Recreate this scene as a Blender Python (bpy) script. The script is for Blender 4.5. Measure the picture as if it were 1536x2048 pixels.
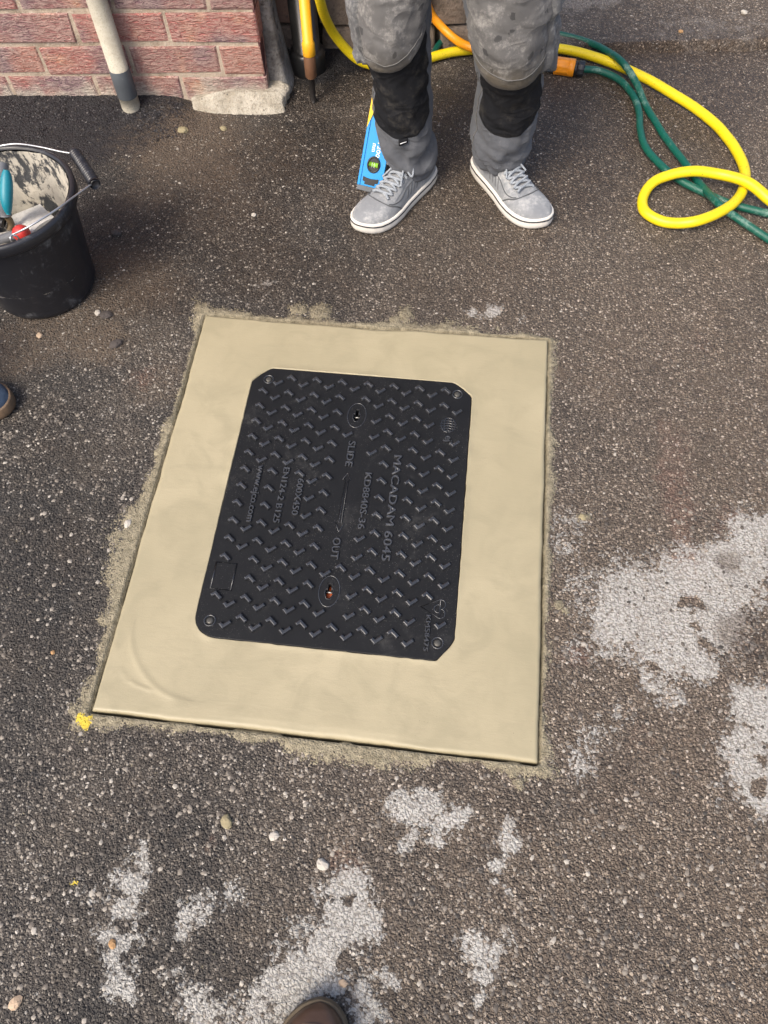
import bpy, math, random
import numpy as np
from mathutils import Vector, Matrix

random.seed(7)
rng = np.random.default_rng(11)
for o in list(bpy.data.objects):
    bpy.data.objects.remove(o, do_unlink=True)
scene = bpy.context.scene
COL = scene.collection

# ------------------------------------------------------------------ camera, sky, sun, exposure
cam_data = bpy.data.cameras.new('camera')
cam = bpy.data.objects.new('camera', cam_data)
COL.objects.link(cam)
ROT = [[0.993208, -0.093694, 0.068982], [0.1149, 0.88313, -0.454841], [-0.018304, 0.459678, 0.887897]]
cam.matrix_world = Matrix.Translation((0.1858, -0.7036, 1.3444)) @ Matrix(ROT).to_4x4()
cam_data.sensor_width = 36.0
cam_data.lens = 25.6641
cam_data.clip_start = 0.02
cam_data.clip_end = 2000.0
scene.camera = cam

SUN_AZ, SUN_EL = math.radians(212), math.radians(50)      # azimuth clockwise from +Y
world = bpy.data.worlds.new('World')
scene.world = world
world.use_nodes = True
wn = world.node_tree
wn.nodes.clear()
sky = wn.nodes.new('ShaderNodeTexSky')
sky.sky_type = 'NISHITA'
sky.sun_disc = False
sky.sun_elevation = SUN_EL
sky.sun_rotation = SUN_AZ
sky.dust_density = 5.0
sky.air_density = 0.8
sky.ozone_density = 0.6
bg = wn.nodes.new('ShaderNodeBackground')
bg.inputs['Strength'].default_value = 0.15
wo = wn.nodes.new('ShaderNodeOutputWorld')
wn.links.new(sky.outputs[0], bg.inputs['Color'])
wn.links.new(bg.outputs[0], wo.inputs['Surface'])

sd = bpy.data.lights.new('sun', 'SUN')
sd.energy = 1.25
sd.angle = math.radians(20)
sd.color = (1.0, 0.93, 0.82)
sun = bpy.data.objects.new('sun', sd)
COL.objects.link(sun)
to_sun = Vector((math.sin(SUN_AZ) * math.cos(SUN_EL), math.cos(SUN_AZ) * math.cos(SUN_EL), math.sin(SUN_EL)))
sun.rotation_euler = to_sun.to_track_quat('Z', 'Y').to_euler()
sun.location = (-3, -4, 6)

scene.view_settings.view_transform = 'Standard'
scene.view_settings.look = 'None'
scene.view_settings.exposure = 0.92
scene.view_settings.gamma = 1.0
scene.view_settings.use_curve_mapping = False

# ------------------------------------------------------------------ numeric helpers
def _hash(ix, iy, seed):
    h = (ix.astype(np.int64) * 374761393 + iy.astype(np.int64) * 668265263 + seed * 974634777) & 0xFFFFFFFF
    h = ((h ^ (h >> 13)) * 1274126177) & 0xFFFFFFFF
    h = h ^ (h >> 16)
    return (h & 0xFFFF) / 65535.0

def vnoise(x, y, seed=0):
    x = np.asarray(x, float); y = np.asarray(y, float)
    ix = np.floor(x); iy = np.floor(y)
    fx = x - ix; fy = y - iy
    fx = fx * fx * (3 - 2 * fx); fy = fy * fy * (3 - 2 * fy)
    a = _hash(ix, iy, seed); b = _hash(ix + 1, iy, seed)
    c = _hash(ix, iy + 1, seed); d = _hash(ix + 1, iy + 1, seed)
    return (a + (b - a) * fx) * (1 - fy) + (c + (d - c) * fx) * fy

def fbm(x, y, octs=4, seed=0):
    t = 0; amp = 0.5; s = 0
    for i in range(octs):
        t = t + amp * vnoise(x * 2 ** i + 17.3 * i, y * 2 ** i - 9.1 * i, seed + i)
        s += amp; amp *= 0.5
    return t / s

def sstep(a, b, x):
    t = np.clip((x - a) / (b - a), 0, 1)
    return t * t * (3 - 2 * t)

def catmull(pts, n=12):
    P = np.array(pts, float)
    P = np.vstack([2 * P[0] - P[1], P, 2 * P[-1] - P[-2]])
    out = []
    for i in range(1, len(P) - 2):
        p0, p1, p2, p3 = P[i - 1:i + 3]
        for t in np.linspace(0, 1, n, endpoint=False):
            out.append(0.5 * (2 * p1 + (p2 - p0) * t + (2 * p0 - 5 * p1 + 4 * p2 - p3) * t * t + (3 * p1 - p0 - 3 * p2 + p3) * t ** 3))
    out.append(P[-2])
    return np.array(out)

# ------------------------------------------------------------------ object helpers
def link(ob, parent=None):
    COL.objects.link(ob)
    if parent is not None:
        ob.parent = parent
    return ob

def tag(o, label=None, cat=None, group=None, kind=None):
    if label: o['label'] = label
    if cat: o['category'] = cat
    if group: o['group'] = group
    if kind: o['kind'] = kind
    return o

def empty(name, loc=(0, 0, 0), rz=0.0):
    e = bpy.data.objects.new(name, None)
    e.empty_display_size = 0.05
    e.location = loc
    e.rotation_euler = (0, 0, rz)
    COL.objects.link(e)
    return e

def make_mesh(name, verts, faces, smooth=True):
    me = bpy.data.meshes.new(name)
    me.from_pydata([tuple(map(float, v)) for v in verts], [], faces)
    me.validate()
    if smooth:
        me.polygons.foreach_set('use_smooth', [True] * len(me.polygons))
    me.update()
    return me

def mesh_obj(name, verts, faces, mat, parent=None, smooth=True):
    me = make_mesh(name, verts, faces, smooth)
    if mat: me.materials.append(mat)
    return link(bpy.data.objects.new(name, me), parent)

class MB:
    """collects vertices and faces for one mesh"""
    def __init__(self):
        self.v = []; self.f = []
    def add(self, verts, faces):
        b = len(self.v)
        self.v += [tuple(map(float, p)) for p in verts]
        self.f += [tuple(i + b for i in f) for f in faces]
        return self
    def box(self, lo, hi, M=None):
        x0, y0, z0 = lo; x1, y1, z1 = hi
        v = [(x0, y0, z0), (x1, y0, z0), (x1, y1, z0), (x0, y1, z0), (x0, y0, z1), (x1, y0, z1), (x1, y1, z1), (x0, y1, z1)]
        if M is not None: v = [M @ Vector(p) for p in v]
        return self.add(v, [(0, 3, 2, 1), (4, 5, 6, 7), (0, 1, 5, 4), (1, 2, 6, 5), (2, 3, 7, 6), (3, 0, 4, 7)])
    def grid(self, P, closed_u=False, closed_v=False, flip=False):
        """P: array (nu, nv, 3)"""
        nu, nv = P.shape[:2]
        idx = np.arange(nu * nv).reshape(nu, nv)
        fs = []
        for i in range(nu if closed_u else nu - 1):
            i2 = (i + 1) % nu
            for j in range(nv if closed_v else nv - 1):
                j2 = (j + 1) % nv
                q = (idx[i, j], idx[i2, j], idx[i2, j2], idx[i, j2])
                fs.append(tuple(int(k) for k in (q[::-1] if flip else q)))
        return self.add(P.reshape(-1, 3), fs)
    def tube(self, pts, r, sides=12, caps=True, closed=False):
        P = np.array(pts, float); n = len(P)
        R = np.full(n, r) if np.isscalar(r) else np.array(r, float)
        T = np.gradient(P, axis=0)
        if closed:
            T = np.roll(P, -1, 0) - np.roll(P, 1, 0)
        T /= np.linalg.norm(T, axis=1)[:, None] + 1e-12
        up = np.array([0, 0, 1.0]) if abs(T[0][2]) < 0.9 else np.array([1.0, 0, 0])
        N = np.cross(T[0], up); N /= np.linalg.norm(N)
        ang = np.linspace(0, 2 * np.pi, sides, endpoint=False)
        rings = []
        for i in range(n):
            N = N - T[i] * (N @ T[i]); N /= np.linalg.norm(N) + 1e-12
            B = np.cross(T[i], N)
            rings.append(P[i] + R[i] * (np.cos(ang)[:, None] * N + np.sin(ang)[:, None] * B))
        A = np.array(rings)
        self.grid(A, closed_u=closed, closed_v=True)
        if caps and not closed:
            b = len(self.v) - n * sides
            self.f.append(tuple(b + k for k in range(sides))[::-1])
            self.f.append(tuple(b + (n - 1) * sides + k for k in range(sides)))
        return self
    def lathe(self, prof, sides=32, M=None, caps=False):
        ang = np.linspace(0, 2 * np.pi, sides, endpoint=False)
        A = np.array([[(r * math.cos(a), r * math.sin(a), z) for a in ang] for r, z in prof])
        if M is not None:
            A = np.array([[tuple(M @ Vector(p)) for p in row] for row in A])
        self.grid(A, closed_v=True)
        if caps:
            n = len(prof); b = len(self.v) - n * sides
            self.f.append(tuple(b + k for k in range(sides))[::-1])
            self.f.append(tuple(b + (n - 1) * sides + k for k in range(sides)))
        return self
    def obj(self, name, mat, parent=None, smooth=True):
        return mesh_obj(name, self.v, self.f, mat, parent, smooth)

def shade_auto(ob, deg=35):
    me = ob.data
    me.polygons.foreach_set('use_smooth', [True] * len(me.polygons))
    me.set_sharp_from_angle(angle=math.radians(deg))

# ------------------------------------------------------------------ material helpers
class NT:
    def __init__(self, name):
        self.m = bpy.data.materials.new(name)
        self.m.use_nodes = True
        self.t = self.m.node_tree
        self.t.nodes.clear()
        self.out = self.t.nodes.new('ShaderNodeOutputMaterial')
        self.p = self.t.nodes.new('ShaderNodeBsdfPrincipled')
        self.t.links.new(self.p.outputs[0], self.out.inputs['Surface'])
    def n(self, typ, ins=None, **props):
        nd = self.t.nodes.new('ShaderNode' + typ)
        for k, v in props.items(): setattr(nd, k, v)
        for k, v in (ins or {}).items(): self.set(nd.inputs[k], v)
        return nd
    def set(self, sock, v):
        if isinstance(v, bpy.types.NodeSocket): self.t.links.new(v, sock)
        elif isinstance(v, bpy.types.Node): self.t.links.new(v.outputs[0], sock)
        else:
            if hasattr(sock.default_value, '__len__') and not hasattr(v, '__len__'): v = (v, v, v, 1)
            if hasattr(v, '__len__') and len(v) == 3 and sock.type == 'RGBA': v = (*v, 1)
            sock.default_value = v
    def pos(self): return self.n('NewGeometry').outputs['Position']
    def objc(self): return self.n('TexCoord').outputs['Object']
    def noise(self, vec, scale, detail=4, rough=0.55, dist=0.0):
        return self.n('TexNoise', {'Vector': vec, 'Scale': scale, 'Detail': detail, 'Roughness': rough, 'Distortion': dist}).outputs['Fac']
    def vor(self, vec, scale, feature='F1', rand=1.0):
        return self.n('TexVoronoi', {'Vector': vec, 'Scale': scale, 'Randomness': rand}, feature=feature)
    def math(self, op, a, b=0.0, c=0.0, clamp=False):
        nd = self.t.nodes.new('ShaderNodeMath'); nd.operation = op; nd.use_clamp = clamp
        self.set(nd.inputs[0], a); self.set(nd.inputs[1], b); self.set(nd.inputs[2], c)
        return nd.outputs[0]
    def mix(self, f, a, b, blend='MIX'):
        nd = self.t.nodes.new('ShaderNodeMix'); nd.data_type = 'RGBA'; nd.blend_type = blend
        self.set(nd.inputs[0], f); self.set(nd.inputs[6], a); self.set(nd.inputs[7], b)
        return nd.outputs[2]
    def fmix(self, f, a, b):
        nd = self.t.nodes.new('ShaderNodeMix'); nd.data_type = 'FLOAT'
        self.set(nd.inputs[0], f); self.set(nd.inputs[2], a); self.set(nd.inputs[3], b)
        return nd.outputs[0]
    def step(self, x, a, b):
        nd = self.t.nodes.new('ShaderNodeMapRange'); nd.interpolation_type = 'SMOOTHSTEP'
        self.set(nd.inputs[0], x); nd.inputs[1].default_value = a; nd.inputs[2].default_value = b
        return nd.outputs[0]
    def ramp(self, f, stops, interp='LINEAR'):
        nd = self.t.nodes.new('ShaderNodeValToRGB'); nd.color_ramp.interpolation = interp
        el = nd.color_ramp.elements
        while len(el) > 1: el.remove(el[-1])
        el[0].position = stops[0][0]; el[0].color = (*stops[0][1], 1)
        for p, c in stops[1:]:
            e = el.new(p); e.color = (*c, 1)
        self.set(nd.inputs[0], f)
        return nd.outputs[0]
    def scalev(self, vec, s):
        nd = self.t.nodes.new('ShaderNodeVectorMath'); nd.operation = 'MULTIPLY'
        self.set(nd.inputs[0], vec); nd.inputs[1].default_value = s
        return nd.outputs[0]
    def bump(self, h, strength=0.5, dist=0.002, normal=None):
        nd = self.n('Bump', {'Height': h, 'Strength': strength, 'Distance': dist})
        if normal is not None: self.set(nd.inputs['Normal'], normal)
        return nd.outputs[0]
    def done(self, color=None, rough=None, normal=None, spec=None, metal=None, **kw):
        if color is not None: self.set(self.p.inputs['Base Color'], color)
        if rough is not None: self.set(self.p.inputs['Roughness'], rough)
        if normal is not None: self.set(self.p.inputs['Normal'], normal)
        if spec is not None: self.set(self.p.inputs['Specular IOR Level'], spec)
        if metal is not None: self.set(self.p.inputs['Metallic'], metal)
        for k, v in kw.items(): self.set(self.p.inputs[k], v)
        return self.m

def mat_plain(name, col, rough=0.5, var=0.25, scale=40, dust=None, dustcol=(.35, .33, .29), bump=0.15, bdist=0.001, metal=0.0, spec=0.5, coords='pos'):
    k = NT(name)
    p = k.pos() if coords == 'pos' else k.objc()
    n1 = k.noise(p, scale, 5)
    dark = tuple(c * (1 - var) for c in col); light = tuple(min(1, c * (1 + var)) for c in col)
    c = k.mix(n1, dark, light)
    r = k.fmix(n1, rough * 0.85, min(1, rough * 1.15))
    if dust is not None:
        d = k.step(k.noise(p, scale * 0.5, 7, 0.65), dust, dust + 0.22)
        c = k.mix(d, c, dustcol)
        r = k.fmix(d, r, 0.9)
    nm = k.bump(k.noise(p, scale * 8, 4), bump, bdist) if bump else None
    return k.done(c, r, nm, metal=metal, spec=spec)

# ---- asphalt
def mat_asphalt():
    k = NT('worn_asphalt')
    p = k.pos()
    a = k.n('Attribute', attribute_name='wear_a'); b = k.n('Attribute', attribute_name='wear_b')
    sa = k.n('SeparateColor', {0: a.outputs['Color']}); sb = k.n('SeparateColor', {0: b.outputs['Color']})
    paint, mortar, dirt = sa.outputs[0], sa.outputs[1], sa.outputs[2]
    tar = a.outputs['Alpha']
    damp, red, yellow = sb.outputs[0], sb.outputs[1], sb.outputs[2]
    conc = b.outputs['Alpha']
    warp = k.n('VectorMath', {0: p, 1: k.scalev(k.n('TexNoise', {'Vector': p, 'Scale': 160.0, 'Detail': 0.0}).outputs['Color'], (.004, .004, .004))}, operation='ADD').outputs[0]
    v1 = k.vor(warp, 175.0); v2 = k.vor(warp, 360.0)
    r1 = k.n('SeparateColor', {0: v1.outputs['Color']}); r2 = k.n('SeparateColor', {0: v2.outputs['Color']})
    big = k.noise(p, 1.5, 5, 0.6); mid = k.noise(p, 9.0, 5, 0.6); fine = k.noise(p, 420.0, 2, 0.6)
    inside1 = k.step(v1.outputs['Distance'], 0.56, 0.36)
    inside2 = k.step(v2.outputs['Distance'], 0.58, 0.38)
    # traffic has worn the binder off the stones more on the right hand side
    px = k.n('SeparateXYZ', {0: p}).outputs[0]
    worn = k.math('ADD', k.math('MULTIPLY', k.step(px, -1.1, 0.9), 0.34), k.math('ADD', k.math('MULTIPLY', big, 0.75), k.math('MULTIPLY', mid, 0.55)))
    worn = k.step(worn, 0.52, 1.02)
    binder = k.ramp(worn, [(0.0, (.024, .022, .020)), (0.5, (.042, .036, .030)), (1.0, (.078, .064, .049))])
    chip = k.ramp(r1.outputs[0], [(0.0, (.036, .032, .028)), (0.22, (.085, .073, .060)), (0.5, (.160, .136, .108)), (0.75, (.245, .212, .168)), (0.90, (.36, .32, .262)), (1.0, (.55, .51, .44))])
    chip2 = k.ramp(r2.outputs[1], [(0.0, (.032, .028, .025)), (0.4, (.085, .072, .058)), (0.75, (.18, .155, .124)), (1.0, (.36, .32, .26))])
    show = k.step(k.math('ADD', r1.outputs[1], k.math('MULTIPLY', k.math('SUBTRACT', 1.0, worn), 0.75)), 1.02, 0.62)
    c = k.mix(k.math('MULTIPLY', inside2, k.fmix(worn, .35, .85)), binder, chip2)
    c = k.mix(k.math('MULTIPLY', k.math('MULTIPLY', inside1, show), 0.95), c, chip)
    film = k.step(k.math('ADD', k.math('MULTIPLY', k.noise(p, 4.2, 6, .65), .7), k.math('MULTIPLY', k.noise(p, 26, 5, .7), .3)), .46, .70)
    c = k.mix(k.math('MULTIPLY', film, k.fmix(inside1, .45, .20)), c, (.135, .104, .072))
    hue = k.step(k.math('ADD', px, k.math('MULTIPLY', k.math('SUBTRACT', big, .5), 1.6)), -.9, .9)
    c = k.mix(1.0, c, k.mix(hue, (.84, .87, .92), (1.09, 1.01, .96)), 'MULTIPLY')
    # fresh black tar by the wall
    tarm = k.step(k.math('ADD', tar, k.math('MULTIPLY', k.math('SUBTRACT', mid, 0.5), 0.6)), 0.35, 0.65)
    c = k.mix(tarm, c, k.mix(inside2, (.012, .012, .014), (.032, .031, .034)))
    # clay dirt trodden in
    dm = k.math('MULTIPLY', k.step(k.math('ADD', dirt, k.math('MULTIPLY', k.math('SUBTRACT', k.noise(p, 60, 5, 0.65), 0.5), 0.9)), 0.25, 0.8), k.fmix(inside1, 0.85, 0.45))
    c = k.mix(dm, c, (.118, .088, .062))
    # brick dust
    rm = k.math('MULTIPLY', k.step(k.math('ADD', red, k.math('MULTIPLY', k.math('SUBTRACT', k.noise(p, 60, 5, .7), 0.5), 1.5)), 0.3, 1.1), 0.38)
    c = k.mix(rm, c, (.23, .115, .085))
    # old concrete
    cm = k.step(k.math('ADD', conc, k.math('MULTIPLY', k.math('SUBTRACT', k.noise(p, 30, 5, .65), 0.5), 0.9)), 0.4, 0.7)
    c = k.mix(cm, c, k.mix(inside1, (.20, .175, .15), (.34, .31, .275)))
    # dried white paint and mortar splashes, missing in the hollows between the chips
    jag = k.math('ADD', k.math('MULTIPLY', k.math('SUBTRACT', r1.outputs[2], 0.5), 0.62), k.math('MULTIPLY', k.math('SUBTRACT', k.noise(p, 38, 6, .78), 0.5), 1.9))
    hollow = k.math('MULTIPLY', k.step(v1.outputs['Distance'], 0.46, 0.66), 0.5)
    pm = k.math('MULTIPLY', k.step(k.math('ADD', paint, jag), 0.43, 0.66), k.math('SUBTRACT', 1.0, hollow))
    pc = k.mix(k.noise(p, 14, 4), (.33, .32, .29), (.49, .478, .445))
    pc = k.mix(k.math('MULTIPLY', k.noise(p, 260, 3), 0.40), pc, (.27, .255, .225))
    c = k.mix(k.math('MULTIPLY', pm, 0.93), c, pc)
    # fresh mortar squeezed over the edge
    jag2 = k.math('ADD', k.math('MULTIPLY', k.math('SUBTRACT', r2.outputs[2], 0.5), 0.45), k.math('MULTIPLY', k.math('SUBTRACT', k.noise(p, 60, 6, .75), 0.5), 1.9))
    mm = k.math('MULTIPLY', k.step(k.math('ADD', mortar, jag2), 0.36, 0.54), k.math('SUBTRACT', 1.0, k.math('MULTIPLY', k.step(k.noise(p, 150, 3, .6), .56, .66), k.step(mortar, .95, .5))))
    mc = k.mix(k.step(k.noise(p, 85, 6, .75), .3, .7), (.16, .138, .088), (.36, .315, .215))
    c = k.mix(mm, c, mc)
    ym = k.math('MULTIPLY', k.step(k.math('ADD', yellow, k.math('MULTIPLY', jag2, 0.7)), 0.40, 0.52), k.step(yellow, .05, .2))
    c = k.mix(ym, c, (.62, .47, .05))
    # damp ground is darker and glossier
    dmp = k.step(k.math('ADD', damp, k.math('MULTIPLY', k.math('SUBTRACT', mid, 0.5), 0.7)), 0.25, 0.85)
    c = k.mix(k.math('MULTIPLY', dmp, 0.72), c, k.mix(1.0, c, (.42, .36, .32), 'MULTIPLY'))
    rough = k.fmix(dmp, 0.72, 0.48)
    rough = k.fmix(tarm, rough, 0.5)
    rough = k.fmix(pm, rough, 0.85)
    rough = k.fmix(mm, rough, 0.7)
    h1 = k.math('MULTIPLY', k.step(v1.outputs['Distance'], 0.75, 0.15), k.fmix(r1.outputs[1], 0.35, 1.0))
    h2 = k.math('MULTIPLY', k.step(v2.outputs['Distance'], 0.75, 0.15), 0.45)
    h = k.math('ADD', k.math('ADD', h1, h2), k.math('MULTIPLY', fine, 0.3))
    h = k.fmix(k.math('MULTIPLY', k.step(mortar, .35, .6), .6), h, k.math('ADD', k.math('MULTIPLY', fine, 1.5), 0.7))
    h = k.fmix(k.math('MULTIPLY', k.step(paint, .4, .7), 0.5), h, 0.8)
    nrm = k.bump(h, 1.0, 0.0042)
    return k.done(c, rough, nrm, spec=0.4)

def mat_chips(name, stops, rough=0.55):
    k = NT(name)
    r = k.n('NewGeometry').outputs['Random Per Island']
    c = k.ramp(r, stops)
    c = k.mix(k.noise(k.pos(), 300, 3), c, k.mix(1.0, c, (.7, .68, .66), 'MULTIPLY'))
    return k.done(c, rough, spec=0.45)

def mat_slab():
    k = NT('wet_tan_mortar')
    p = k.pos()
    n1 = k.noise(p, 2.6, 4, 0.55, 0.6); n2 = k.noise(p, 14, 5, 0.6, 0.8); n3 = k.noise(k.scalev(p, (60, 180, 60)), 1.0, 3)
    c = k.mix(k.step(n1, 0.3, 0.72), (.300, .262, .166), (.362, .315, .204))
    c = k.mix(k.math('MULTIPLY', k.step(n2, 0.42, 0.72), 0.6), c, (.268, .238, .152))
    c = k.mix(k.math('MULTIPLY', k.step(k.noise(p, 700, 2), 0.68, 0.8), 0.35), c, (.30, .25, .16))
    r = k.fmix(k.step(n2, 0.3, 0.75), 0.56, 0.36)
    sweep = k.step(k.noise(k.scalev(p, (5, 16, 5)), 1.0, 3, .5, 1.6), .50, .72)
    pin = k.step(k.vor(p, 95).outputs['Distance'], .11, .05)
    c = k.mix(k.math('MULTIPLY', sweep, .35), c, (.282, .250, .160))
    c = k.mix(k.math('MULTIPLY', pin, k.step(k.noise(p, 6, 3), .55, .7)), c, (.20, .17, .10))
    grit = k.noise(p, 520, 2)
    c = k.mix(k.math('MULTIPLY', k.step(grit, .35, .7), .16), c, (.27, .235, .14))
    h = k.math('ADD', k.math('MULTIPLY', n2, 0.32), k.math('ADD', k.math('MULTIPLY', n3, 0.30), k.math('MULTIPLY', grit, 0.20)))
    h = k.math('ADD', h, k.math('MULTIPLY', sweep, 0.10))
    return k.done(c, r, k.bump(h, 0.42, 0.0022), spec=0.45)

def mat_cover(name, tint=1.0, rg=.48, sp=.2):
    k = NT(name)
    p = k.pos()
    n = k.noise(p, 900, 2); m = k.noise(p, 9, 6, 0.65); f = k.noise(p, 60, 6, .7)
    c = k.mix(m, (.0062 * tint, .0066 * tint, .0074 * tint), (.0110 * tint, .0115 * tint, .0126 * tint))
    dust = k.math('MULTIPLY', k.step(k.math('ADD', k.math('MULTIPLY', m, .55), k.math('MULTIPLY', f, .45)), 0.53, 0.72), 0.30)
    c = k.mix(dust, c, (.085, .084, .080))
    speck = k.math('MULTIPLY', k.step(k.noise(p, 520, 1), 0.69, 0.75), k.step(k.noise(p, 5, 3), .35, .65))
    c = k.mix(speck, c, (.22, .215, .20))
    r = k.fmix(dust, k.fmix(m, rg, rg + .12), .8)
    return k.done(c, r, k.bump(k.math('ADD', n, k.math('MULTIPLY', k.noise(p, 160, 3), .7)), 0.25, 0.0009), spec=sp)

def mat_brick():
    k = NT('rustic_red_brick')
    p = k.pos()
    rnd = k.n('ObjectInfo').outputs['Random']
    off = k.n('CombineXYZ', {0: k.math('MULTIPLY', rnd, 37.0), 1: k.math('MULTIPLY', rnd, 11.0), 2: k.math('MULTIPLY', rnd, 71.0)}).outputs[0]
    q = k.n('VectorMath', {0: p, 1: off}, operation='ADD').outputs[0]
    blotch = k.noise(q, 7.0, 3, 0.5); fine = k.noise(q, 55, 6, .7)
    base = k.ramp(rnd, [(0.0, (.37, .150, .128)), (0.25, (.33, .128, .118)), (0.5, (.28, .145, .138)), (0.75, (.39, .175, .135)), (1.0, (.24, .130, .132))])
    c = k.mix(k.step(blotch, 0.48, 0.68), base, (.20, .125, .140))
    c = k.mix(k.step(blotch, 0.42, 0.28), c, (.50, .26, .165))
    wn_ = k.noise(k.scalev(q, (40, 40, 165)), 1.0, 3, .6, .8)
    wv = k.math('SUBTRACT', 1.0, k.math('MULTIPLY', k.math('ABSOLUTE', k.math('SUBTRACT', wn_, .5)), 4.0), clamp=True)
    crest = k.step(wv, 0.55, 0.95)
    c = k.mix(k.math('MULTIPLY', crest, 0.40), c, (.56, .45, .38))
    c = k.mix(k.math('MULTIPLY', k.step(fine, .55, .75), .35), c, (.46, .36, .29))
    z = k.n('SeparateXYZ', {0: p}).outputs[2]
    salt = k.step(k.math('ADD', k.math('MULTIPLY', k.noise(p, 9, 6, .7), 0.30), k.math('MULTIPLY', z, -1.0)), 0.070, 0.145)
    c = k.mix(k.math('MULTIPLY', salt, 0.72), c, (.52, .48, .40))
    c = k.mix(k.math('MULTIPLY', k.step(fine, .58, .72), k.step(k.noise(p, 5, 3), .45, .7)), c, (.50, .44, .37))
    h = k.math('ADD', wv, k.math('MULTIPLY', fine, 0.8))
    return k.done(c, 0.9, k.bump(h, 1.0, 0.0042), spec=0.2)

def mat_rough(name, c0, c1, c2, scale=12, bump=0.8, bd=0.006, rough=0.92, speck=None):
    k = NT(name)
    p = k.pos()
    a = k.noise(p, scale, 6, .65); b = k.noise(p, scale * 9, 6, .7)
    c = k.mix(k.step(a, .3, .6), c0, c1)
    c = k.mix(k.step(b, .5, .72), c, c2)
    if speck:
        v = k.vor(p, 70)
        c = k.mix(k.math('MULTIPLY', k.step(v.outputs['Distance'], .22, .12), k.step(k.noise(p, 20, 3), .45, .6)), c, speck)
    return k.done(c, rough, k.bump(k.math('ADD', a, b), bump, bd), spec=0.25)

def mat_cloth(name, col, dust=0.5, dcol=(.30, .285, .26), dark=None, mud=None, sheen=.08, creases=.32):
    k = NT(name)
    p = k.pos()
    n = k.noise(p, 22, 6, .65); f = k.noise(p, 130, 5, .7)
    c = k.mix(n, tuple(x * .75 for x in col), tuple(x * 1.2 for x in col))
    d = k.math('MULTIPLY', k.step(k.math('ADD', k.math('MULTIPLY', n, .6), k.math('MULTIPLY', f, .4)), dust, dust + .2), .75)
    c = k.mix(d, c, dcol)
    if dark:
        v = k.vor(k.n('VectorMath', {0: p, 1: k.scalev(k.n('TexNoise', {'Vector': p, 'Scale': 70.0}).outputs['Color'], (.02, .02, .02))}, operation='ADD').outputs[0], 42)
        sp = k.math('MULTIPLY', k.step(v.outputs['Distance'], .36, .30), k.step(k.n('SeparateColor', {0: v.outputs['Color']}).outputs[0], .80, .83))
        c = k.mix(k.math('MULTIPLY', sp, .8), c, dark)
    if mud:
        z = k.n('SeparateXYZ', {0: p}).outputs[2]
        mz = k.step(k.math('ADD', z, k.math('MULTIPLY', n, .10)), mud[1] + .07, mud[1] - .01)
        c = k.mix(k.math('MULTIPLY', mz, .85), c, mud[0])
    fold = k.noise(k.scalev(p, (9, 9, 17)), 1.0, 2, .45, .9)
    fold = k.math('SUBTRACT', 1.0, k.math('MULTIPLY', k.math('ABSOLUTE', k.math('SUBTRACT', fold, .5)), 5.0), clamp=True)
    weave = k.n('TexWave', {'Vector': p, 'Scale': 420.0, 'Distortion': 2.0}, bands_direction='DIAGONAL').outputs['Fac']
    nm = k.bump(k.math('ADD', k.math('MULTIPLY', weave, .3), k.math('MULTIPLY', f, .7)), .35, .0012, k.bump(fold, creases, .010))
    return k.done(c, .88, nm, spec=0.25, **{'Sheen Weight': sheen})

M_ASPHALT = mat_asphalt()
M_CHIP = mat_chips('pale_stone_chips', [(0, (.045, .039, .033)), (.35, (.090, .077, .064)), (.6, (.18, .156, .128)), (.85, (.27, .24, .20)), (1, (.42, .39, .34))])
M_GRIT = mat_chips('black_tar_grit', [(0, (.010, .010, .012)), (.7, (.022, .022, .026)), (.95, (.05, .048, .05)), (1, (.2, .19, .18))], 0.42)
M_SLAB = mat_slab()
M_COVER = mat_cover('black_moulded_composite')
M_LUG = mat_cover('black_moulded_composite_lug', 2.3, .20, .9)  # tint lighter than the plate, painting highlights onto the treads and raised marks
M_TEXT = mat_cover('lightened_raised_lettering', 4.5, .26, .9)  # tinted lighter still: the letters' bright highlights are put into their colour
M_ORANGE_IN = mat_plain('orange_plastic_key_socket', (.55, .11, .025), .5, .3)
M_PLATE = mat_plain('galvanised_plate', (.42, .42, .40), .4, .2, metal=.8)
M_BOLT = mat_plain('dull_bolt', (.075, .072, .062), .45, .4, 90, metal=.4)
M_BRICK = mat_brick()
M_MORTAR = mat_rough('pale_joint_mortar', (.26, .205, .15), (.44, .36, .28), (.52, .46, .38), 16, .8, .005)
M_PLINTH = mat_rough('painted_plinth', (.30, .27, .21), (.48, .445, .37), (.20, .175, .135), 16, .9, .008, speck=(.10, .09, .08))
M_RENDER = mat_rough('grey_render', (.13, .122, .115), (.30, .29, .275), (.08, .07, .06), 10, 1.0, .01)
M_OLDSTONE = mat_rough('dirty_old_stone', (.16, .125, .095), (.24, .19, .15), (.10, .085, .07), 11, 1.0, .008)
M_OLDBRICK = mat_rough('pinkish_old_stone', (.24, .135, .09), (.30, .19, .14), (.15, .12, .10), 13, 1.0, .008)
M_DARKMORTAR = mat_rough('black_mossy_joint', (.03, .027, .022), (.07, .06, .05), (.02, .02, .017), 15, 1.0, .008)
M_DARKPAINT = mat_rough('maroon_reveal_paint', (.075, .03, .033), (.10, .04, .042), (.16, .12, .11), 9, .5, .004)
M_PIPE = mat_plain('black_downpipe', (.012, .012, .012), .3, .3, 20, dust=.58, dustcol=(.06, .055, .05))

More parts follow.
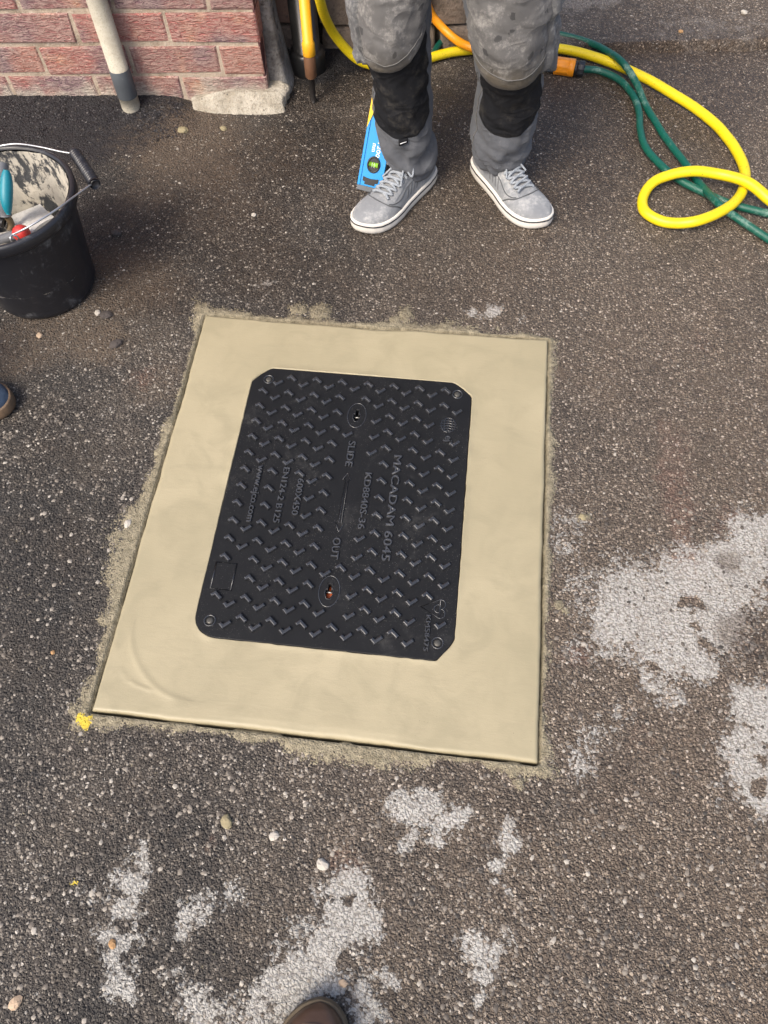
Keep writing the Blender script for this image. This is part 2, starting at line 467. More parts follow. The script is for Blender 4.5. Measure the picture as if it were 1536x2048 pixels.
# ------------------------------------------------------------------ slab outline and ground
SLAB = np.array([(-0.4091, 0.4683, 0.008), (0.411, 0.4739, 0.008), (0.4066, -0.4802, 0.008), (-0.4031, -0.4788, 0.008)])[:, :2]     # tl, tr, br, bl
SZ = 0.0055
WALL_P = np.array([-.762, 1.264]); WALL_A = math.radians(5.0)
WALL_D = np.array([math.cos(WALL_A), math.sin(WALL_A)]); WALL_N = np.array([-WALL_D[1], WALL_D[0]])
CORNER_S = 0.355

def slab_sd(x, y):
    """signed distance to the slab quad, positive outside; also per-side distances (left, right, top, bottom)"""
    def side(p, q):
        d = (q - p) / np.linalg.norm(q - p); n = np.array([-d[1], d[0]])      # left of travel = outside for clockwise order
        return (x - p[0]) * n[0] + (y - p[1]) * n[1]
    tl, tr, br, bl = SLAB
    return side(bl, tl), side(tr, br), side(tl, tr), side(br, bl)

def blobs(x, y, lst, wamp=.035, wf=14, seed=3):
    wx = x + wamp * (fbm(x * wf, y * wf, 4, seed) - .5) * 2; wy = y + wamp * (fbm(x * wf + 40, y * wf, 4, seed + 9) - .5) * 2
    f = np.zeros_like(x)
    for (cx, cy, r, w) in lst:
        d = np.sqrt((wx - cx) ** 2 + (wy - cy) ** 2) / r
        f = np.maximum(f, w * np.clip(1.45 - .75 * d, 0, 1.0) * (d < 2))
    return f

WHITE = [(0.587, -0.1699, 0.0745, 1), (0.6855, -0.1125, 0.066, 1), (0.6408, -0.2193, 0.0725, 1), (0.7631, -0.0988, 0.0632, 1), (0.7364, -0.184, 0.0539, 1), (0.8167, -0.0448, 0.047, 1), (0.8391, 0.0242, 0.043, 1), (0.7688, -0.039, 0.0314, 1), (0.543, -0.2152, 0.0409, 1), (0.5324, -0.1448, 0.0323, 0.66), (0.7015, -0.2707, 0.032, 1), (0.6175, -0.3082, 0.0259, 0.8), (0.6425, -0.3422, 0.0218, 0.7), (0.8009, -0.347, 0.0432, 1), (0.772, -0.4114, 0.0392, 1), (0.7958, -0.4633, 0.0466, 1), (0.4979, -0.4207, 0.0282, 0.6), (0.4799, -0.4741, 0.0257, 0.64), (0.4529, -0.0056, 0.0324, 0.52), (0.453, -0.0564, 0.0253, 0.52), (0.4872, -0.134, 0.0406, 0.48), (0.4953, -0.2646, 0.0381, 0.45), (0.5518, -0.3793, 0.0269, 0.5), (0.1849, -0.583, 0.0247, 1), (0.2155, -0.5602, 0.02, 1), (0.2142, -0.594, 0.0147, 1), (0.248, -0.5901, 0.0163, 1), (0.2726, -0.5778, 0.0181, 1), (0.1962, -0.6273, 0.0145, 0.8), (0.2421, -0.6221, 0.0128, 0.7), (0.172, -0.5586, 0.0134, 0.8), (0.3578, -0.5854, 0.013, 1), (0.3648, -0.6157, 0.016, 1), (0.348, -0.6517, 0.0102, 0.9), (0.3411, -0.6821, 0.0069, 0.9), (0.3592, -0.6873, 0.0061, 0.8), (0.3136, -0.7702, 0.0191, 0.9), (0.3415, -0.7772, 0.0131, 0.85), (0.3233, -0.8029, 0.0115, 0.9), (0.3602, -0.7544, 0.0118, 0.6), (0.3211, -0.8328, 0.0127, 0.75), (0.1065, -0.7165, 0.0323, 1), (0.139, -0.7452, 0.0227, 1), (0.1049, -0.7633, 0.0337, 1), (0.0787, -0.8045, 0.0352, 1), (0.0521, -0.838, 0.0332, 1), (0.0251, -0.8643, 0.0342, 1), (-0.0104, -0.8848, 0.0282, 0.9), (0.0886, -0.8437, 0.0172, 1), (0.1846, -0.8258, 0.0158, 0.85), (0.1566, -0.8224, 0.0115, 0.7), (0.141, -0.854, 0.0184, 0.85), (0.1558, -0.8781, 0.0209, 0.8), (0.0583, -0.7257, 0.02, 0.6), (0.0341, -0.7786, 0.0239, 0.6), (0.0072, -0.8094, 0.0206, 0.55), (-0.2468, -0.7028, 0.0145, 0.9), (-0.2562, -0.74, 0.0205, 1), (-0.2775, -0.7313, 0.0159, 0.8), (-0.2489, -0.7867, 0.0215, 1), (-0.2552, -0.8228, 0.0271, 1), (-0.2317, -0.827, 0.018, 0.9), (-0.2783, -0.8289, 0.0165, 0.8), (-0.2521, -0.8534, 0.0177, 0.9), (-0.2404, -0.8823, 0.0203, 0.95), (-0.2125, -0.8956, 0.0158, 0.9), (-0.2113, -0.8622, 0.0117, 0.6), (-0.1441, -0.7723, 0.0214, 0.72), (-0.1466, -0.7961, 0.0136, 0.85), (-0.1315, -0.755, 0.017, 0.6), (-0.0801, -0.7418, 0.017, 0.66), (-0.0918, -0.7648, 0.0137, 0.5), (-0.1072, -0.893, 0.0241, 0.85), (-0.0836, -0.9095, 0.021, 0.9), (-0.1586, -0.8627, 0.0145, 0.5), (-0.1404, -0.8871, 0.0129, 0.55), (-0.0475, -0.8956, 0.0253, 0.6), (-0.3109, -0.7685, 0.0203, 0.45), (0.2847, 0.5553, 0.0166, 1), (0.2207, 0.5394, 0.0124, 1), (0.2504, 0.5235, 0.0123, 0.6), (0.3512, 0.5334, 0.0109, 0.6), (-0.2872, 0.5807, 0.0202, 0.6), (0.7161, -0.5048, 0.0183, 0.5)]
HOLES = [(0.697, -0.1508, 0.015, 1), (0.7141, -0.2279, 0.0125, 1), (0.7031, -0.1926, 0.0098, 0.6), (0.7863, -0.4725, 0.0118, 1), (0.7981, -0.4297, 0.0078, 1), (0.108, -0.7272, 0.0107, 0.7), (0.6099, -0.2808, 0.015, 0.7), (0.112, -0.8142, 0.0087, 1), (-0.2492, -0.8151, 0.0091, 0.8), (-0.2289, -0.837, 0.0067, 1)]
DIRT = [(-0.5979, 1.087, 0.1583, 0.8), (-0.6635, 1.0596, 0.0875, 0.8), (-0.5039, 0.9902, 0.1185, 0.7), (-0.6627, 0.8948, 0.0994, 0.6), (-0.6517, 0.5655, 0.1326, 0.7), (-0.751, 0.3929, 0.1114, 0.7), (-0.6348, 0.3581, 0.068, 0.9), (-0.605, 0.3611, 0.0408, 0.9), (-0.8149, 0.3249, 0.0955, 0.7), (-0.4689, 0.8349, 0.096, 0.5), (-0.3958, 1.0838, 0.1387, 0.5), (-0.4871, 0.2408, 0.077, 0.5), (0.6818, 0.4749, 0.2624, 0.35), (0.7926, 0.2114, 0.1874, 0.35), (0.5417, 0.9297, 0.188, 0.35), (0.1646, 0.713, 0.221, 0.35), (0.7631, 0.8053, 0.2227, 0.3), (0.5041, 0.0464, 0.0662, 0.4), (0.4723, -0.2179, 0.0586, 0.45), (0.5187, -0.2523, 0.0383, 0.6), (0.102, -0.6838, 0.0314, 0.5), (0.0979, -0.7139, 0.0232, 0.5), (0.5134, -0.5279, 0.0664, 0.4), (-0.2212, -0.6516, 0.099, 0.3), (0.1962, -0.7873, 0.044, 0.4)]
RED = [(0.6839, 0.2387, 0.0357, 0.55), (0.6867, 0.2004, 0.0351, 0.6), (0.6853, 0.1624, 0.0345, 0.6), (0.6839, 0.1253, 0.034, 0.7), (0.6846, 0.0892, 0.0312, 0.7), (0.6852, 0.0539, 0.0307, 0.7), (0.6849, 0.0192, 0.0302, 0.7), (0.6845, -0.0148, 0.0298, 0.7), (0.6866, -0.0424, 0.0273, 0.7), (0.6886, -0.0694, 0.027, 0.7), (0.472, -0.2769, 0.0247, 0.7), (0.4535, -0.2885, 0.0189, 0.6), (0.7764, 0.0404, 0.0283, 0.6), (-0.5177, 0.2662, 0.039, 0.6), (0.7643, 0.5131, 0.0398, 0.5), (0.5943, -0.4185, 0.035, 0.45), (0.0917, -0.6699, 0.0206, 0.6), (0.6944, -0.122, 0.0243, 0.6), (0.7619, 0.4829, 0.021, 0.5), (-0.1376, -0.6733, 0.0113, 0.5)]
DAMP = [(-0.7305, 0.7913, 0.1125, 0.5), (-0.6582, 0.6338, 0.0907, 0.4), (-0.5177, 0.4956, 0.0852, 0.6), (-0.3457, 0.8275, 0.1108, 0.7), (0.111, 1.0671, 0.1005, 0.6), (0.2166, 0.8992, 0.1258, 0.6), (-0.2592, 1.1176, 0.1913, 0.8), (-0.3284, 1.0269, 0.1864, 0.7), (0.1273, 1.2175, 0.2289, 0.8), (0.41, 1.0944, 0.2002, 0.8), (-0.0324, 0.8758, 0.1896, 0.55), (-0.3396, 0.6645, 0.1791, 0.7), (-0.4958, 0.7758, 0.1885, 0.7), (-0.1518, 0.614, 0.1736, 0.6), (-0.613, 0.7095, 0.1857, 0.6), (0.5489, 1.2993, 0.2664, 0.7), (0.2895, 0.725, 0.2059, 0.5), (0.7424, 1.5015, 0.32, 0.8), (0.5574, 1.7399, 0.2445, 0.6), (0.1326, 0.6417, 0.1725, 0.5), (-0.7083, 0.0553, 0.1455, 0.5), (-0.6063, -0.1756, 0.1303, 0.55), (-0.5241, -0.3571, 0.1089, 0.5), (-0.486, -0.0464, 0.0796, 0.4), (-0.2396, -0.5806, 0.103, 0.4), (-0.3735, -0.5273, 0.0806, 0.4), (0.0927, -0.6158, 0.0979, 0.2), (0.7906, -0.1979, 0.0388, 0.9), (0.8034, -0.0785, 0.0308, 0.8), (0.5483, -0.4913, 0.0592, 0.5), (0.3861, -0.5424, 0.0581, 0.5), (-0.1874, 1.4215, 0.0955, 1), (-0.262, 1.5147, 0.0789, 1), (-0.3211, 1.3142, 0.0744, 0.9)]
TAR = [(-1.1806, 1.1459, 0.1121, 1), (-1.0884, 1.1427, 0.1112, 1), (-0.9821, 1.1409, 0.1103, 1), (-0.88, 1.1499, 0.1006, 1), (-0.7897, 1.1468, 0.0908, 1), (-0.7114, 1.1875, 0.0732, 1), (-0.6505, 1.1816, 0.0455, 1), (-1.112, 1.0407, 0.1078, 0.8), (-1.0007, 1.0616, 0.1077, 0.8), (-0.8683, 1.0627, 0.08, 0.7), (-0.7827, 1.0704, 0.0708, 0.6), (-0.6661, -0.0655, 0.0803, 0.35), (-0.2161, 1.5186, 0.0788, 0.8), (-0.2809, 1.438, 0.0579, 0.8), (-0.3885, 1.3557, 0.0378, 1)]
CONC = [(0.4804, 1.7878, 0.1244, 0.55), (0.6191, 1.745, 0.1222, 0.5), (0.7451, 1.8094, 0.124, 0.5), (0.7085, 1.6943, 0.06, 0.5), (0.8999, 1.8221, 0.1446, 0.5), (1.0173, 1.7779, 0.1219, 0.55), (0.7864, 1.7323, 0.0726, 0.6), (0.4808, 1.877, 0.0851, 1), (0.577, 1.9247, 0.086, 1), (0.4185, 1.7017, 0.1215, 0.62), (0.5424, 1.7656, 0.1027, 0.45), (0.8625, 1.7386, 0.121, 0.62), (0.9667, 1.7262, 0.1002, 0.6), (0.8291, 1.6965, 0.0598, 0.6), (-0.1606, 1.4483, 0.0577, 0.5)]
YELLOW = [(-0.418, -0.4896, 0.0073, 0.75), (-0.4078, -0.501, 0.0082, 0.8), (-0.4025, -0.4905, 0.0064, 0.7), (-0.3489, -0.7507, 0.0063, 0.5)]

def axis(lo, hi, step, far):
    core = np.arange(lo, hi + step / 2, step)
    a = [lo]; d = step
    while a[-1] > -far: d *= 1.35; a.append(a[-1] - d)
    b = [hi]; d = step
    while b[-1] < far: d *= 1.35; b.append(b[-1] + d)
    return np.concatenate([np.array(a[1:])[::-1], core, np.array(b[1:])])

def ground_z(x, y, full=True):
    n1 = fbm(x * 3.1, y * 3.1, 4, 51) - .5
    z = .004 * n1 + .0026 * (fbm(x * 55, y * 55, 3, 77) - .5)
    # old strip beyond the crack, a little higher
    line = 1.600 + .148 * (x - .404) + .02 * (fbm(x * 13, y * 0 + 3, 4, 5) - .5)
    up = sstep(-.006, .012, y - line) * sstep(.18, .30, x)
    crack = np.exp(-((y - line + .004) / .008) ** 2) * sstep(.3, .4, x)
    q = (x - WALL_P[0]) * WALL_N[0] + (y - WALL_P[1]) * WALL_N[1]; w = (x - WALL_P[0]) * WALL_D[0] + (y - WALL_P[1]) * WALL_D[1]
    z = z + .018 * sstep(-.14, -.01, q) * (q < .25) * sstep(.16, .04, w)
    z = z + .020 * up - .014 * crack * sstep(.35, .5, fbm(x * 9, y * 9, 3, 8))
    return z, up

def build_ground():
    xs = axis(-1.95, 1.65, .005, 260.0); ys = axis(-1.45, 2.35, .005, 260.0)
    X, Y = np.meshgrid(xs, ys, indexing='ij')
    # snap grid lines to the pit edges
    l, r, t, b = slab_sd(X, Y)
    PAD = .0055
    inx = (t < .02) & (b < .02); iny = (l < .02) & (r < .02)
    m = (np.abs(l - PAD) < .0026) & inx; X = np.where(m, X + (l - PAD), X)
    m = (np.abs(r - PAD) < .0026) & inx; X = np.where(m, X - (r - PAD), X)
    l, r, t, b = slab_sd(X, Y)
    m = (np.abs(t - PAD) < .0026) & iny; Y = np.where(m, Y - (t - PAD), Y)
    m = (np.abs(b - PAD) < .0026) & iny; Y = np.where(m, Y + (b - PAD), Y)
    l, r, t, b = slab_sd(X, Y)
    sd = np.maximum(np.maximum(l, r), np.maximum(t, b))
    x = X.ravel(); y = Y.ravel(); s = sd.ravel()
    lf, rf, tf, bf = (q.ravel() for q in (l, r, t, b))
    z, up = ground_z(x, y)
    near = (np.abs(x) < 2.2) & (y > -1.7) & (y < 2.6)
    xn, yn = x[near], y[near]
    A = np.zeros((len(x), 4)); B = np.zeros((len(x), 4))
    wp = blobs(xn, yn, WHITE, .022, 26, 3)
    wp = wp * (1 - .95 * sstep(.25, .7, blobs(xn, yn, HOLES, .022, 38, 21)))
    A[near, 0] = wp * .97
    # mortar smears around the slab
    sn = s[near]
    wid = .015 + .055 * np.clip(fbm(xn * 11, yn * 11, 4, 31) - .34, 0, 1) * 2.2
    wid = wid * np.where(lf[near] > 0, 1.05, np.where(bf[near] > 0, .75, np.where(tf[near] > 0, .85, .55)))
    A[near, 1] = np.clip(1.30 - np.clip(sn, 0, 9) / wid, 0, 1) * (sn < .09) * .9
    A[near, 1] = np.maximum(A[near, 1], .75 * blobs(xn, yn, [(0.3676, -0.4993, 0.0119, 1), (0.3786, -0.5188, 0.0084, 1), (0.1297, -0.4949, 0.0174, 1), (0.1169, -0.4998, 0.0121, 1), (0.0726, 0.5217, 0.0193, 1), (0.0479, 0.5034, 0.0137, 1), (-0.1353, 0.5091, 0.025, 1), (-0.1855, 0.5153, 0.0196, 1), (-0.4253, -0.306, 0.012, 1), (-0.4356, -0.4788, 0.0092, 1), (-0.4102, 0.0798, 0.0167, 1), (0.4533, -0.1947, 0.0079, 1), (0.4389, -0.1809, 0.01, 1), (0.4885, 0.019, 0.0098, 1), (0.0377, -0.5087, 0.0069, 1)], .012, 30, 61))
    A[near, 2] = blobs(xn, yn, DIRT, .06, 7, 41)
    # fresh tar along the foot of the brick wall
    q = (xn - WALL_P[0]) * WALL_N[0] + (yn - WALL_P[1]) * WALL_N[1]; w = (xn - WALL_P[0]) * WALL_D[0] + (yn - WALL_P[1]) * WALL_D[1]
    A[near, 3] = np.maximum(blobs(xn, yn, TAR, .04, 9, 71), 1.0 * (q > -.09) * (w < .10) * (q < .3))
    B[near, 0] = blobs(xn, yn, DAMP, .07, 6, 81)
    B[near, 1] = blobs(xn, yn, RED, .03, 15, 91)
    B[near, 2] = blobs(xn, yn, YELLOW, .008, 40, 95) * .9
    B[near, 3] = np.maximum(blobs(xn, yn, CONC, .05, 9, 97) * .8, .28 * up[near])
    zz = z[near]
    zz += .0035 * sstep(.45, .75, A[near, 1] + .5 * (fbm(xn * 60, yn * 60, 3, 13) - .5))
    zz += .006 * sstep(.5, .9, A[near, 3]) * (fbm(xn * 45, yn * 45, 3, 19))
    # settle flat under the heavy things
    z[near] = zz
    plug = sstep(.52, .60, fbm(x * 17, y * 17, 4, 131)) * (s > -.006)
    z = np.where(s < PAD - .0006, -.030 + .022 * plug, z)
    V = np.stack([x, y, z], 1)
    nu, nv = X.shape
    idx = np.arange(nu * nv, dtype=np.int32).reshape(nu, nv)
    F = np.stack([idx[:-1, :-1], idx[1:, :-1], idx[1:, 1:], idx[:-1, 1:]], -1).reshape(-1, 4)
    me = bpy.data.meshes.new('ground')
    me.vertices.add(len(V)); me.vertices.foreach_set('co', V.astype(np.float32).ravel())
    me.loops.add(F.size); me.loops.foreach_set('vertex_index', F.ravel())
    me.polygons.add(len(F)); me.polygons.foreach_set('loop_start', np.arange(0, F.size, 4, dtype=np.int32))
    me.polygons.foreach_set('use_smooth', np.ones(len(F), bool))
    me.update(calc_edges=True)
    for nm, arr in (('wear_a', A), ('wear_b', B)):
        at = me.attributes.new(nm, 'FLOAT_COLOR', 'POINT'); at.data.foreach_set('color', arr.astype(np.float32).ravel())
    me.materials.append(M_ASPHALT)
    return tag(link(bpy.data.objects.new('ground', me)), kind='structure')

GROUND = build_ground()

def on_wall_side(x, y):
    q = (x - WALL_P[0]) * WALL_N[0] + (y - WALL_P[1]) * WALL_N[1]
    w = (x - WALL_P[0]) * WALL_D[0] + (y - WALL_P[1]) * WALL_D[1]
    return (q > -.012) & (w < CORNER_S + .06)

def scatter_chips(name, n, region, size, mat, parent, keep, seed, sink=.25, tilt=.35):
    r = np.random.default_rng(seed)
    x = r.uniform(region[0], region[1], n * 3); y = r.uniform(region[2], region[3], n * 3)
    k = keep(x, y, r); x, y = x[k][:n], y[k][:n]
    n = len(x)
    l, rr, t, b = slab_sd(x, y)
    z, _ = ground_z(x, y)
    s = size[0] + (size[1] - size[0]) * r.random(n) ** 4.0 * np.where(y < .2, 1.0, .62)
    base = np.array([(1, 0, 0), (.35, .85, 0), (-.75, .6, 0), (-.8, -.55, 0), (.3, -.9, 0), (.15, .1, .55), (-.2, -.15, .5)])
    faces = np.array([(0, 1, 5), (1, 2, 5), (2, 6, 5), (2, 3, 6), (3, 4, 6), (4, 5, 6), (4, 0, 5)])
    P = base[None] * (1 + .55 * (r.random((n, 7, 3)) - .5))
    P *= (s * .5)[:, None, None]
    P[:, :, 0] *= (0.8 + .6 * r.random(n))[:, None]
    ang = r.uniform(0, 2 * np.pi, n); c, sn = np.cos(ang)[:, None], np.sin(ang)[:, None]
    px = P[:, :, 0] * c - P[:, :, 1] * sn; py = P[:, :, 0] * sn + P[:, :, 1] * c
    tx = tilt * (r.random(n) - .5)[:, None]; ty = tilt * (r.random(n) - .5)[:, None]
    pz = P[:, :, 2] + tx * px + ty * py
    V = np.stack([px + x[:, None], py + y[:, None], pz + z[:, None] - (sink * s * .3)[:, None] + .0006], -1).reshape(-1, 3)
    F = (faces[None] + 7 * np.arange(n)[:, None, None]).reshape(-1, 3).astype(np.int32)
    me = bpy.data.meshes.new(name)
    me.vertices.add(len(V)); me.vertices.foreach_set('co', V.astype(np.float32).ravel())
    me.loops.add(F.size); me.loops.foreach_set('vertex_index', F.ravel())
    me.polygons.add(len(F)); me.polygons.foreach_set('loop_start', np.arange(0, F.size, 3, dtype=np.int32))
    me.update(calc_edges=True)
    me.materials.append(mat)
    return tag(link(bpy.data.objects.new(name, me), parent), kind='stuff')

def keep_chip(x, y, r):
    l, rr, t, b = slab_sd(x, y)
    sd = np.maximum(np.maximum(l, rr), np.maximum(t, b))
    dens = .25 + .75 * sstep(.36, .62, fbm(x * 5, y * 5, 4, 101))
    dens = dens * np.where(y < .1, 1.0, .55)
    dens = dens * (1 - .6 * sstep(.5, .8, blobs(x, y, WHITE, .022, 26, 3)))
    return (sd > .022) & ~on_wall_side(x, y) & (r.random(len(x)) < dens)
def keep_grit(x, y, r):
    q = (x - WALL_P[0]) * WALL_N[0] + (y - WALL_P[1]) * WALL_N[1]
    w = (x - WALL_P[0]) * WALL_D[0] + (y - WALL_P[1]) * WALL_D[1]
    return (q < .0) & (w < .13) & (r.random(len(x)) < sstep(-.20, -.03, q) * sstep(.14, .05, w))
scatter_chips('stone_chips', 44000, (-1.6, 1.4, -1.2, 2.1), (.0030, .0105), M_CHIP, GROUND, keep_chip, 5)
scatter_chips('tar_grit', 20000, (-1.95, -.55, .95, 1.32), (.0045, .009), M_GRIT, GROUND, keep_grit, 6, sink=-1.2, tilt=.9)

# ------------------------------------------------------------------ cover outline (cover frame)
COV = (-0.0061, 0.0069, 0.0029)          # x, y, turn
KZ = 1 - SZ / 1.344
CAMXY = np.array((0.1858, -0.7036, 1.3444)[:2])
cov_c = CAMXY + (np.array(COV[:2]) - CAMXY) * KZ
def cover_to_world(p, grow=0.0):
    c, s = math.cos(COV[2]), math.sin(COV[2])
    return np.array([cov_c[0] + KZ * (p[0] * c - p[1] * s), cov_c[1] + KZ * (p[0] * s + p[1] * c)])
HW, HT = .2495, .3225
def corner_cut(which, u):
    """u in 0..1 along the cut of a corner, clockwise"""
    if which == 'tl': a, b = (-HW, .283), (-.2115, HT)
    elif which == 'tr': a, b = (.2065, HT), (HW, .2865)
    elif which == 'br': a, b = (HW, -.277), (.2175, -HT)
    else:
        r = .045; t = math.pi * (1.5 - .5 * u)
        return (-HW + r + r * math.cos(t), -HT + r + r * math.sin(t))
    p = np.array(a) + (np.array(b) - np.array(a)) * u
    c = {'tl': (-HW, HT), 'tr': (HW, HT), 'br': (HW, -HT)}[which]
    p = p + (np.array(c) - p) * .10 * (1 - abs(2 * u - 1)) ** .5     # slightly eased
    return tuple(p)

def side_points(n):
    """inner outline clockwise from the middle of the top-left cut: 4 sides of n points"""
    out = []
    seq = [('tl', 'tr'), ('tr', 'br'), ('br', 'bl'), ('bl', 'tl')]
    for a, b in seq:
        p0 = corner_cut(a, 1.0); p1 = corner_cut(b, 0.0)
        side = []
        for i in range(n):
            t = i / n
            if t < .08: side.append(corner_cut(a, .5 + .5 * t / .08))
            elif t > .92: side.append(corner_cut(b, .5 * (t - .92) / .08))
            else:
                q = (t - .08) / .84
                side.append((p0[0] + (p1[0] - p0[0]) * q, p0[1] + (p1[1] - p0[1]) * q))
        out.append(side)
    return out

# ------------------------------------------------------------------ concrete slab
def build_slab():
    n = 160
    inner = np.array([cover_to_world(p) for s in side_points(n) for p in s])
    outer = []
    for i in range(4):
        a, b = SLAB[i], SLAB[(i + 1) % 4]
        for j in range(n): outer.append(a + (b - a) * (j / n))
    outer = np.array(outer)
    ctr = inner.mean(0)
    dirn = outer - inner; ln = np.linalg.norm(dirn, axis=1)[:, None]; u = dirn / ln
    inner = inner + u * (.0022 + .0016 * vnoise(inner[:, 0] * 70, inner[:, 1] * 70, 4))[:, None]
    k = np.arange(len(outer))
    wob = (.0060 * (fbm(outer[:, 0] * 9, outer[:, 1] * 9, 4, 9) - .5) + .0016 * (fbm(outer[:, 0] * 50, outer[:, 1] * 50, 3, 19) - .5)) * np.where(k < n, 1.6, 1.0)
    outer = outer + u * wob[:, None]
    dirn = outer - inner; ln = np.linalg.norm(dirn, axis=1)
    dist_in = [0.0, .0015, .004, .008, .014, .022]
    fr = list(np.linspace(.16, .86, 44))
    dist_out = [.022, .016, .012, .009, .0065, .0045, .003, .0018, .0008, 0.0]
    rows = []
    arc = catmull([(-0.379, -0.2935, 0.008), (-0.3627, -0.3518, 0.008), (-0.3268, -0.4008, 0.008), (-0.2748, -0.4352, 0.008), (-0.1862, -0.4527, 0.008), (-0.0559, -0.4579, 0.008), (0.1254, -0.457, 0.008), (0.3034, -0.4544, 0.008)], 8)[:, :2]
    arc2 = catmull([(-0.3911, -0.3549, 0.008), (-0.3732, -0.3965, 0.008), (-0.3403, -0.4212, 0.008), (-0.3043, -0.4311, 0.008)], 8)[:, :2]
    def ridge(P, line, amp, wdt):
        d = np.full(len(P), 9.0)
        for a, b in zip(line[:-1], line[1:]):
            ab = b - a; t = np.clip(((P - a) @ ab) / (ab @ ab), 0, 1)
            d = np.minimum(d, np.linalg.norm(P - (a + t[:, None] * ab), axis=1))
        return amp * np.exp(-(d / wdt) ** 2)
    def zof(P, di, do):
        x, y = P[:, 0], P[:, 1]
        z = SZ + .0016 * (fbm(x * 5, y * 5, 3, 23) - .5) + .0005 * (fbm(x * 40, y * 14, 3, 29) - .5)
        z = z + ridge(P, arc, .0013, .006) + ridge(P, arc2, .0010, .004)
        z = z + .0016 * np.exp(-(di / .007) ** 2) * sstep(.35, .6, fbm(x * 12, y * 12, 2, 12))
        r = .006 + .006 * fbm(x * 14, y * 14, 2, 88)
        e = np.clip(r - do, 0, r)
        return z - (r - np.sqrt(np.maximum(r * r - e * e, 0)))
    def row(d):
        P = inner + dirn / ln[:, None] * d[:, None]
        z = zof(P, d, ln - d)
        return np.column_stack([P, z])
    rows.append(np.column_stack([inner, np.full(len(inner), -.02)]))
    for d in dist_in: rows.append(row(np.full(len(ln), d)))
    for f in fr: rows.append(row(.022 + (ln - .044) * f))
    for d in dist_out: rows.append(row(ln - d))
    rows.append(np.column_stack([outer, np.full(len(outer), -.033)]))
    A = np.array(rows)
    mb = MB().grid(A, closed_v=True, flip=True)
    o = mb.obj('concrete_slab', M_SLAB)
    return tag(o, 'freshly trowelled smooth tan concrete surround with rolled edges around the black cover', 'concrete slab')
build_slab()

# ------------------------------------------------------------------ manhole cover
CR = empty('manhole_cover', (cov_c[0], cov_c[1], SZ + .0005), COV[2])
CR.scale = (KZ, KZ, 1)
tag(CR, 'black rectangular manhole cover with raised treads and cut corners set in tan concrete', 'manhole cover')

def curve_mesh(name, polys, depth, bevel, mat, parent, z=0.0, res=2):
    cu = bpy.data.curves.new(name, 'CURVE')
    cu.dimensions = '2D'; cu.fill_mode = 'BOTH'; cu.extrude = depth / 2; cu.bevel_depth = bevel; cu.bevel_resolution = res
    for pl in polys:
        sp = cu.splines.new('POLY'); sp.points.add(len(pl) - 1); sp.use_cyclic_u = True
        for q, p in zip(sp.points, pl): q.co = (p[0], p[1], 0, 1)
    tmp = bpy.data.objects.new(name, cu); COL.objects.link(tmp)
    dg = bpy.context.evaluated_depsgraph_get(); dg.update()
    me = bpy.data.meshes.new_from_object(tmp.evaluated_get(dg))
    bpy.data.objects.remove(tmp); bpy.data.curves.remove(cu)
    me.materials.clear(); me.materials.append(mat)
    me.name = name
    ob = link(bpy.data.objects.new(name, me), parent)
    ob.location = (0, 0, z)
    shade_auto(ob, 40)
    return ob

outline = [p for s in side_points(60) for p in s]
def slot(cx, cy, sg):
    pts = [(-.005, .017), (.005, .017), (.005, .004), (.0085, .004), (.0085, -.006), (.004, -.0165), (-.004, -.0165), (-.0085, -.006), (-.0085, .004), (-.005, .004)]
    return [(cx + a, cy + b) for a, b in pts]
KEYS = [(0.0, .2124), (0.0, -.2075)]
curve_mesh('plate', [outline] + [slot(kx, ky, 1) for kx, ky in KEYS], .016, .0022, M_COVER, CR, z=-.0102)

def prism(poly, h, inset, name, taper=True):
    n = len(poly); P = np.array(poly)
    c = P.mean(0)
    def off(d):
        out = []
        for i in range(n):
            a, b, e = P[i - 1], P[i], P[(i + 1) % n]
            d1 = (b - a) / np.linalg.norm(b - a); d2 = (e - b) / np.linalg.norm(e - b)
            n1 = np.array([d1[1], -d1[0]]); n2 = np.array([d2[1], -d2[0]])
            m = n1 + n2; m = m / (m @ m) * 2
            out.append(b - m * d * (1 if area > 0 else -1))
        return out
    area = sum(P[i - 1][0] * P[i][1] - P[i][0] * P[i - 1][1] for i in range(n))
    top = off(inset)
    v = [(p[0], p[1], -.001) for p in P] + [(p[0], p[1], h * .45) for p in off(inset * .10)] + [(p[0], p[1], h * .86) for p in off(inset * .46)] + [(p[0], p[1], h) for p in top]
    f = []
    for k in range(3):
        for i in range(n):
            j = (i + 1) % n
            f.append((k * n + i, k * n + j, (k + 1) * n + j, (k + 1) * n + i))
    f.append(tuple(3 * n + i for i in range(n)))
    if area < 0: f = [q[::-1] for q in f]
    return make_mesh(name, v, f, smooth=False)
LA = [(x * 1.12, y * 1.12) for x, y in ((-.0034, .0094), (.0118, -.0038), (.0066, -.0100), (-.0030, -.0018), (-.0080, -.0050), (-.0128, .0002))]
LB = [(x, -y) for x, y in LA]
me_a = prism(LA, .0068, .0030, 'lug'); me_b = prism(LB, .0068, .0030, 'lug')
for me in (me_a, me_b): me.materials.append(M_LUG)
missA = {0: {0, 12, 14}, 2: {7, 8}, 4: set(range(15)) - {0, 1, 11, 14}, 7: {2, 3, 13, 14}}
missB = {0: {6, 7, 8, 11, 12}, 1: {6, 7, 8}, 3: set(range(15)) - {0, 3, 11, 13, 14}, 4: {5, 6, 7, 8}, 5: set(range(4, 11)), 7: {0, 2, 12, 14}}
